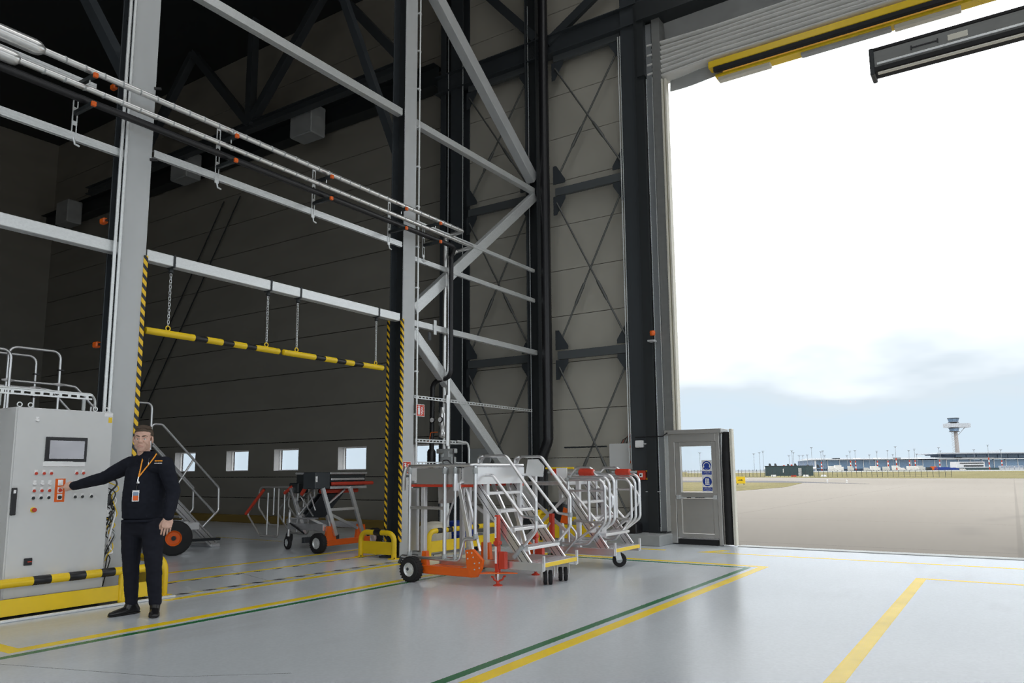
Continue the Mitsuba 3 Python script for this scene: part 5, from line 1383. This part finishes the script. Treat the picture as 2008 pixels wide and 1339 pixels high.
def hand(curl, thumb, spread=.06):
    """Right hand: fingers along +x, palm facing -z, thumb on the +y side. curl: four (mcp, pip) bends in radians."""
    parts = [hull(ball((0, .022, 0), .019), ball((0, -.020, 0), .018), ball((.085, .034, .002), .0125), ball((.09, .011, .004), .0135), ball((.087, -.012, .003), .0128), ball((.078, -.033, 0), .0115), ball((.035, .036, -.006), .017), ball((.035, -.034, -.004), .015))]
    for i, (y, x0, L, r) in enumerate(((.034, .085, .074, .0092), (.011, .09, .082, .0095), (-.012, .087, .076, .0090), (-.034, .078, .060, .0080))):
        a, b = curl[i]
        d = spread * (1.5 - i) * .5
        p = A3(x0, y, 0); ang = 0.0
        pts, rs = [A3(x0 - .02, y * .93, 0), p], [r * 1.15, r * 1.1]
        for seg, bend in ((.45, a), (.30, b), (.25, b * .7)):
            ang += bend
            p = p + A3(math.cos(ang) * math.cos(d), math.cos(ang) * math.sin(d), -math.sin(ang)) * L * seg
            pts.append(p); rs.append(rs[-1] * .93)
        parts.append(limb(pts, rs, 16))
    parts.append(limb([A3(.018, .026, -.006), A3(.045, .048, -.012), A3(*thumb[0]), A3(*thumb[1])], [.016, .0135, .0105, .0088], 16))
    return union(parts)


# right hand: index stretched to the button, the others curled
dx = (RTip - RWr); dx /= np.linalg.norm(dx)
zz_ = A3(.55, -.60, .58)
dz = zz_ - dx * np.dot(zz_, dx); dz /= np.linalg.norm(dz)
Rr = np.stack([dx, np.cross(dz, dx), dz], 1)
hR = place(hand([(.12, .12), (.95, 1.1), (1.15, 1.2), (1.25, 1.2)], ((.075, .046, -.028), (.098, .036, -.034))), Rr, RWr + dx * -.002)
dx = (LTip - LWr); dx /= np.linalg.norm(dx)
zz_ = A3(.72, -.40, .35)             # back of the hand to the camera
dz = zz_ - dx * np.dot(zz_, dx); dz /= np.linalg.norm(dz)
Rl = np.stack([dx, -np.cross(dz, dx), dz], 1)
hL = hand([(.25, .30), (.32, .38), (.40, .42), (.48, .45)], ((.075, .058, -.018), (.102, .052, -.026)))
hL = place(hL.mirror((0, 1, 0)).transform(np.hstack([np.diag([1., 1, 1]), np.zeros((3, 1))])), np.stack([dx, np.cross(dz, dx), dz], 1), LWr + dx * .0)
# head in its own axes: x to his left, y to the front, z up
hd_ = [ball((0, -.018, .046), (.077, .097, .080), 40), ball((0, .022, .0), (.066, .070, .085), 36),
       hull(ball((0, .062, -.093), (.024, .022, .020)), ball((.047, .004, -.060), .022), ball((-.047, .004, -.060), .022), ball((.046, .046, -.012), .024), ball((-.046, .046, -.012), .024), ball((0, .075, -.045), .024)),
       hull(ball((.036, .074, .030), .0135), ball((-.036, .074, .030), .0135), ball((0, .081, .026), .012)),
       hull(ball((0, .086, .020), .0085), ball((0, .111, -.020), .0125), ball((.013, .095, -.026), .009), ball((-.013, .095, -.026), .009)),
       hull(ball((.021, .086, -.056), .0065), ball((-.021, .086, -.056), .0065), ball((0, .0955, -.053), .0075)),
       hull(ball((.017, .085, -.066), .0065), ball((-.017, .085, -.066), .0065), ball((0, .094, -.068), .0085)),
       hull(ball((.03, .075, -.015), .016), ball((.042, .058, -.035), .018)), hull(ball((-.03, .075, -.015), .016), ball((-.042, .058, -.035), .018))]
for s in (-1, 1):
    hd_.append(place(ball((0, 0, 0), (.009, .021, .034), 20), np.array([[1, 0, 0], [0, .96, .25], [0, -.25, .96]]), (s * .079, -.004, .004)))
head = union(hd_) - union([ball((s * .031, .094, .006), (.016, .014, .0095), 20) for s in (-1, 1)])
hdf = A3(.72, -.69, .02); hdf /= np.linalg.norm(hdf)
hrt = np.cross(hdf, (0, 0, 1)); hrt /= np.linalg.norm(hrt)
HR = np.stack([hrt, hdf, np.cross(hrt, hdf)], 1) * 1.045
head = place(head, HR, head_c)
skin = union([head, limb([neck + A3(0, 0, -.05), head_c + A3(-.02, .012, -.06)], [.062, .056]),
              limb([RS, RE, RWr], [.050, .040, .027]), limb([LS, LE, LWr], [.050, .040, .027]), hR, hL,
              hull(ell(chest, .15, .10, .14), ell(belly, .15, .11, .12)), hull(ell(belly, .15, .11, .1), ell(pelvis, .15, .10, .09)),
              limb([RH, RK, RA], [.07, .045, .036]), limb([LH, LK, LA], [.07, .045, .036])])
def skin_fn(p, n, uv):
    a = fbm(p.x * 45, p.y * 45, p.z * 45, 3)
    return mix((0.52, 0.31, 0.235), (0.63, 0.41, 0.32), a)
mat('skin', proc(skin_fn), .48, 0.0, .4)
mat('hair', vary((0.075, 0.052, 0.036), .3, (120, 120, 40)), .6, 0.0, .3)
mat('fleece', vary((0.0105, 0.012, 0.019), .25, (30, 30, 30)), .85, 0.0, .2)
mat('denim', vary((0.011, 0.012, 0.019), .25, (18, 18, 30)), .8, 0.0, .2)
mat('leather', (0.008, 0.008, 0.009), .32, 0.0, .5)
mat('eye_white', (0.62, 0.60, 0.57), .25)
mat('iris', (0.05, 0.05, 0.045), .2)
mat('lip', (0.46, 0.22, 0.18), .45)
man = thing('person', 'person in black fleece and dark jeans with orange lanyard, pressing a cabinet button', 'person', None, soften(skin, .0055, 8), 'skin', True)
for s in (-1, 1):
    part(man, 'eye', place(ball((s * .031, .077, .0055), .0125, 24), HR, head_c).to_mesh() and trimesh.Trimesh(*[(lambda q: (q.vert_properties[:, :3], q.tri_verts))(place(ball((s * .031, .0765, .0055), .0122, 24), HR, head_c).to_mesh())][0]), 'eye_white', True)
    part(man, 'iris', trimesh.Trimesh(*[(lambda q: (q.vert_properties[:, :3], q.tri_verts))(place(ball((s * .0305 - .001, .0845, .005), .0056, 16), HR, head_c).to_mesh())][0]), 'iris', True)
    part(man, 'eyelid', soften(place(hull(ball((s * .017, .083, .0115), .0035, 12), ball((s * .031, .0885, .0140), .0040, 12), ball((s * .045, .0795, .0105), .0035, 12)), HR, head_c), .004, 3), 'skin', True)
    part(man, 'eyebrow', soften(place(hull(ball((s * .013, .0915, .029), .0042, 12), ball((s * .034, .0895, .035), .0042, 12), ball((s * .050, .075, .030), .0035, 12)), HR, head_c), .004, 3), 'hair', True)
part(man, 'lips', soften(place(union([hull(ball((.019, .0895, -.0595), .0042, 12), ball((-.019, .0895, -.0595), .0042, 12), ball((0, .0985, -.058), .0048, 12)), hull(ball((.015, .0895, -.0645), .0042, 12), ball((-.015, .0895, -.0645), .0042, 12), ball((0, .0975, -.066), .0050, 12))]), HR, head_c), .004, 3), 'lip', True)
hair = ball((0, -.020, .053), (.081, .101, .082), 40) - M3.cube((.3, .2, .34), True).rotate((9, 0, 0)).translate((0, .150, -.083)) - M3.cube((.4, .4, .2), True).translate((0, 0, -.118)) \
    - M3.cube((.3, .17, .10), True).translate((0, .095, -.012))
hair = hair + hull(ball((.036, .040, .114), .014), ball((-.040, .046, .108), .014), ball((0, .034, .122), .018), ball((-.05, .01, .11), .02), ball((.05, .01, .11), .02))
part(man, 'hair', soften(place(hair, HR, head_c), .005, 6, .0035, 90, 3), 'hair', True)

# clothes
jk = union([hull(ell(chest + A3(0, 0, .03), .195, .128, .13), ell(belly + A3(0, 0, .02), .196, .142, .12)), hull(ell(belly, .198, .145, .12), ell(A3(-7.085, 4.22, .945), .187, .130, .055)),
            hull(ell(chest + A3(0, 0, .08), .15, .10, .07), ball(RS + A3(0, 0, -.01), .070), ball(LS + A3(0, 0, -.01), .070), ball(neck + A3(0, 0, -.025), .075)),
            limb([RS + A3(0, 0, -.005), RS * .5 + RE * .5 + A3(0, 0, -.004), RE, RE * .5 + RWr * .5, RWr + (RE - RWr) * .05], [.083, .072, .062, .054, .044]),
            limb([LS + A3(0, 0, -.005), LS * .5 + LE * .5, LE, LE * .5 + LWr * .5, LWr + (LE - LWr) * .06], [.083, .072, .064, .056, .047]),
            limb([neck + A3(0, 0, -.05), neck + A3(0, 0, -.015)], [.080, .074])])
jk = jk - ell(A3(-7.085, 4.22, .865), .25, .25, .055)
jacket = soften(jk, .010, 6, .006, 9, 2)
part(man, 'fleece_jacket', jacket, 'fleece', True)
part(man, 'collar', lathe([(.092, -.03), (.082, .0), (.077, .045), (.074, .072), (.068, .074), (.068, .03), (.066, -.03)], neck + A3(.004, -.002, -.005) , fwd * .16 + A3(0, 0, 1), 28), 'fleece', True)
JV = np.array(jacket.vertices) - chest
JL, JF, JZ = JV @ lft, JV @ fwd, JV[:, 2] + chest[2]


def cf(y_, z_, out=.004):
    """The point on the front of the jacket, y_ to his left of the breastbone at height z_."""
    d2 = (JL - y_) ** 2 + (JZ - z_) ** 2
    near = np.argsort(d2)[:400]
    near = near[JF[near] > 0.0][:60]
    f = JF[near][np.argsort(d2[near])[:8]].max()
    return chest + lft * y_ + fwd * (f + out) + A3(0, 0, z_ - chest[2])


part(man, 'jacket_hem', tube([A3(-7.085, 4.22, .905) + lft * .178 * math.cos(t) + fwd * .124 * math.sin(t) for t in np.linspace(0, 2 * np.pi, 30, endpoint=False)], .014, 8, closed=True), 'fleece', True)
tr_ = union([hull(ell(pelvis + A3(0, 0, .0), .170, .115, .07), ball(RH + A3(0, 0, -.04), .088), ball(LH + A3(0, 0, -.04), .088)),
             limb([RH, RH * .5 + RK * .5, RK, RK * .55 + RA * .45, RA + A3(0, 0, .02)], [.103, .093, .074, .068, .056]),
             limb([LH, LH * .5 + LK * .5, LK, LK * .55 + LA * .45, LA + A3(0, 0, .02)], [.103, .093, .074, .068, .056])])
tr_ = tr_ - M3.cube((3, 3, .12), True).translate((-7, 4, .025))
part(man, 'jeans', soften(tr_, .011, 7, .006, 11, 7), 'denim', True)
for nm, an, toe in (('R', RA, A3(-.04, -1, 0)), ('L', LA, A3(.80, -.55, 0))):
    toe = toe / np.linalg.norm(toe); sd = np.cross((0, 0, 1), toe)
    S_ = np.stack([toe, sd, A3(0, 0, 1)], 1)
    o = A3(an[0], an[1], 0)
    boot = union([hull(ball((-.045, 0, .036), (.042, .040, .034)), ball((.03, 0, .045), (.05, .044, .045)), ball((0, 0, .10), (.055, .047, .03))),
                  hull(ball((.03, 0, .04), (.05, .044, .042)), ball((.13, .0, .030), (.055, .047, .028)), ball((.185, .004, .024), (.034, .036, .020))),
                  hull(ball((0, 0, .10), (.054, .046, .03)), ball((-.008, 0, .17), (.050, .046, .03)))])
    boot = boot - M3.cube((1, 1, .2), True).translate((0, 0, -.091))
    k = part(man, 'boot', soften(place(boot, S_, o), .008, 6), 'leather', True)
    sole = hull(ball((-.05, 0, .011), (.042, .042, .010)), ball((.03, 0, .011), (.04, .042, .010)), ball((.13, 0, .011), (.056, .050, .010)), ball((.19, .004, .011), (.034, .038, .010)))
    sole = place(sole, S_, o).to_mesh()
    part(k, 'sole', trimesh.Trimesh(sole.vert_properties[:, :3], sole.tri_verts), 'rubber', 30)


# lanyard and badge, laid on the chest
def ribbon(pts, w, n, th=.004):
    ms = []
    for a, b in zip(pts[:-1], pts[1:]):
        e = (b - a) * .06
        ms.append(bar(a - e, b + e, w, th, n) if abs(n[2]) < .5 else bar(a - e, b + e, th, w, n))
    return join(ms)


def strap(ya, za, yb, zb, n=9):
    return [cf(ya + (yb - ya) * t, za + (zb - za) * t) for t in np.linspace(0, 1, n)]


mat('lanyard', (0.80, 0.30, 0.02), .6)
part(man, 'lanyard', ribbon(strap(-.055, 1.525, -.088, 1.325), .012, fwd), 'lanyard')
part(man, 'lanyard', ribbon(strap(.060, 1.545, -.086, 1.325), .012, fwd), 'lanyard')
q0 = cf(-.092, 1.27, .008)
part(man, 'lanyard_clip', join([tube([cf(-.088, 1.325, .006), cf(-.093, 1.295, .008), q0], .005, 6), box(*(q0 - .008), *(q0 + .010))]), 'chrome')
part(man, 'lanyard_clip', tube([q0, cf(-.100, 1.235, .008), cf(-.100, 1.195, .008)], .006, 6), 'black')
bo = cf(-.105, 1.145, .016)
bd = part(man, 'badge', prism([(-.030, -.052), (.030, -.052), (.030, .052), (-.030, .052)], bo, lft, (0, 0, 1), .004), 'white')
bo = bo + fwd * .0015
part(bd, 'badge_photo', prism([(-.022, .004), (.022, .004), (.022, .036), (-.022, .036)], bo + fwd * .003, lft, (0, 0, 1), .004), 'blue_grey')
part(bd, 'badge_print', prism([(-.022, -.042), (.022, -.042), (.022, .002), (-.022, .002)], bo + fwd * .003, lft, (0, 0, 1), .004), 'orange')
part(man, 'chest_logo', ribbon(strap(.040, 1.475, .098, 1.475, 5), .012, A3(0, 0, 1), .003), 'lanyard')
part(man, 'chest_print', ribbon(strap(.038, 1.452, .095, 1.452, 5), .007, A3(0, 0, 1), .003), 'white')
part(man, 'zip', tube(strap(-.008, 1.50, -.012, 1.44, 4), .003, 6), 'chrome')
# ---------------------------------------------------------------- tidy
for k_ in [k_ for k_ in labels if k_ not in scene and not any(s_.startswith(k_ + '__') for s_ in scene)]:
    del labels[k_]
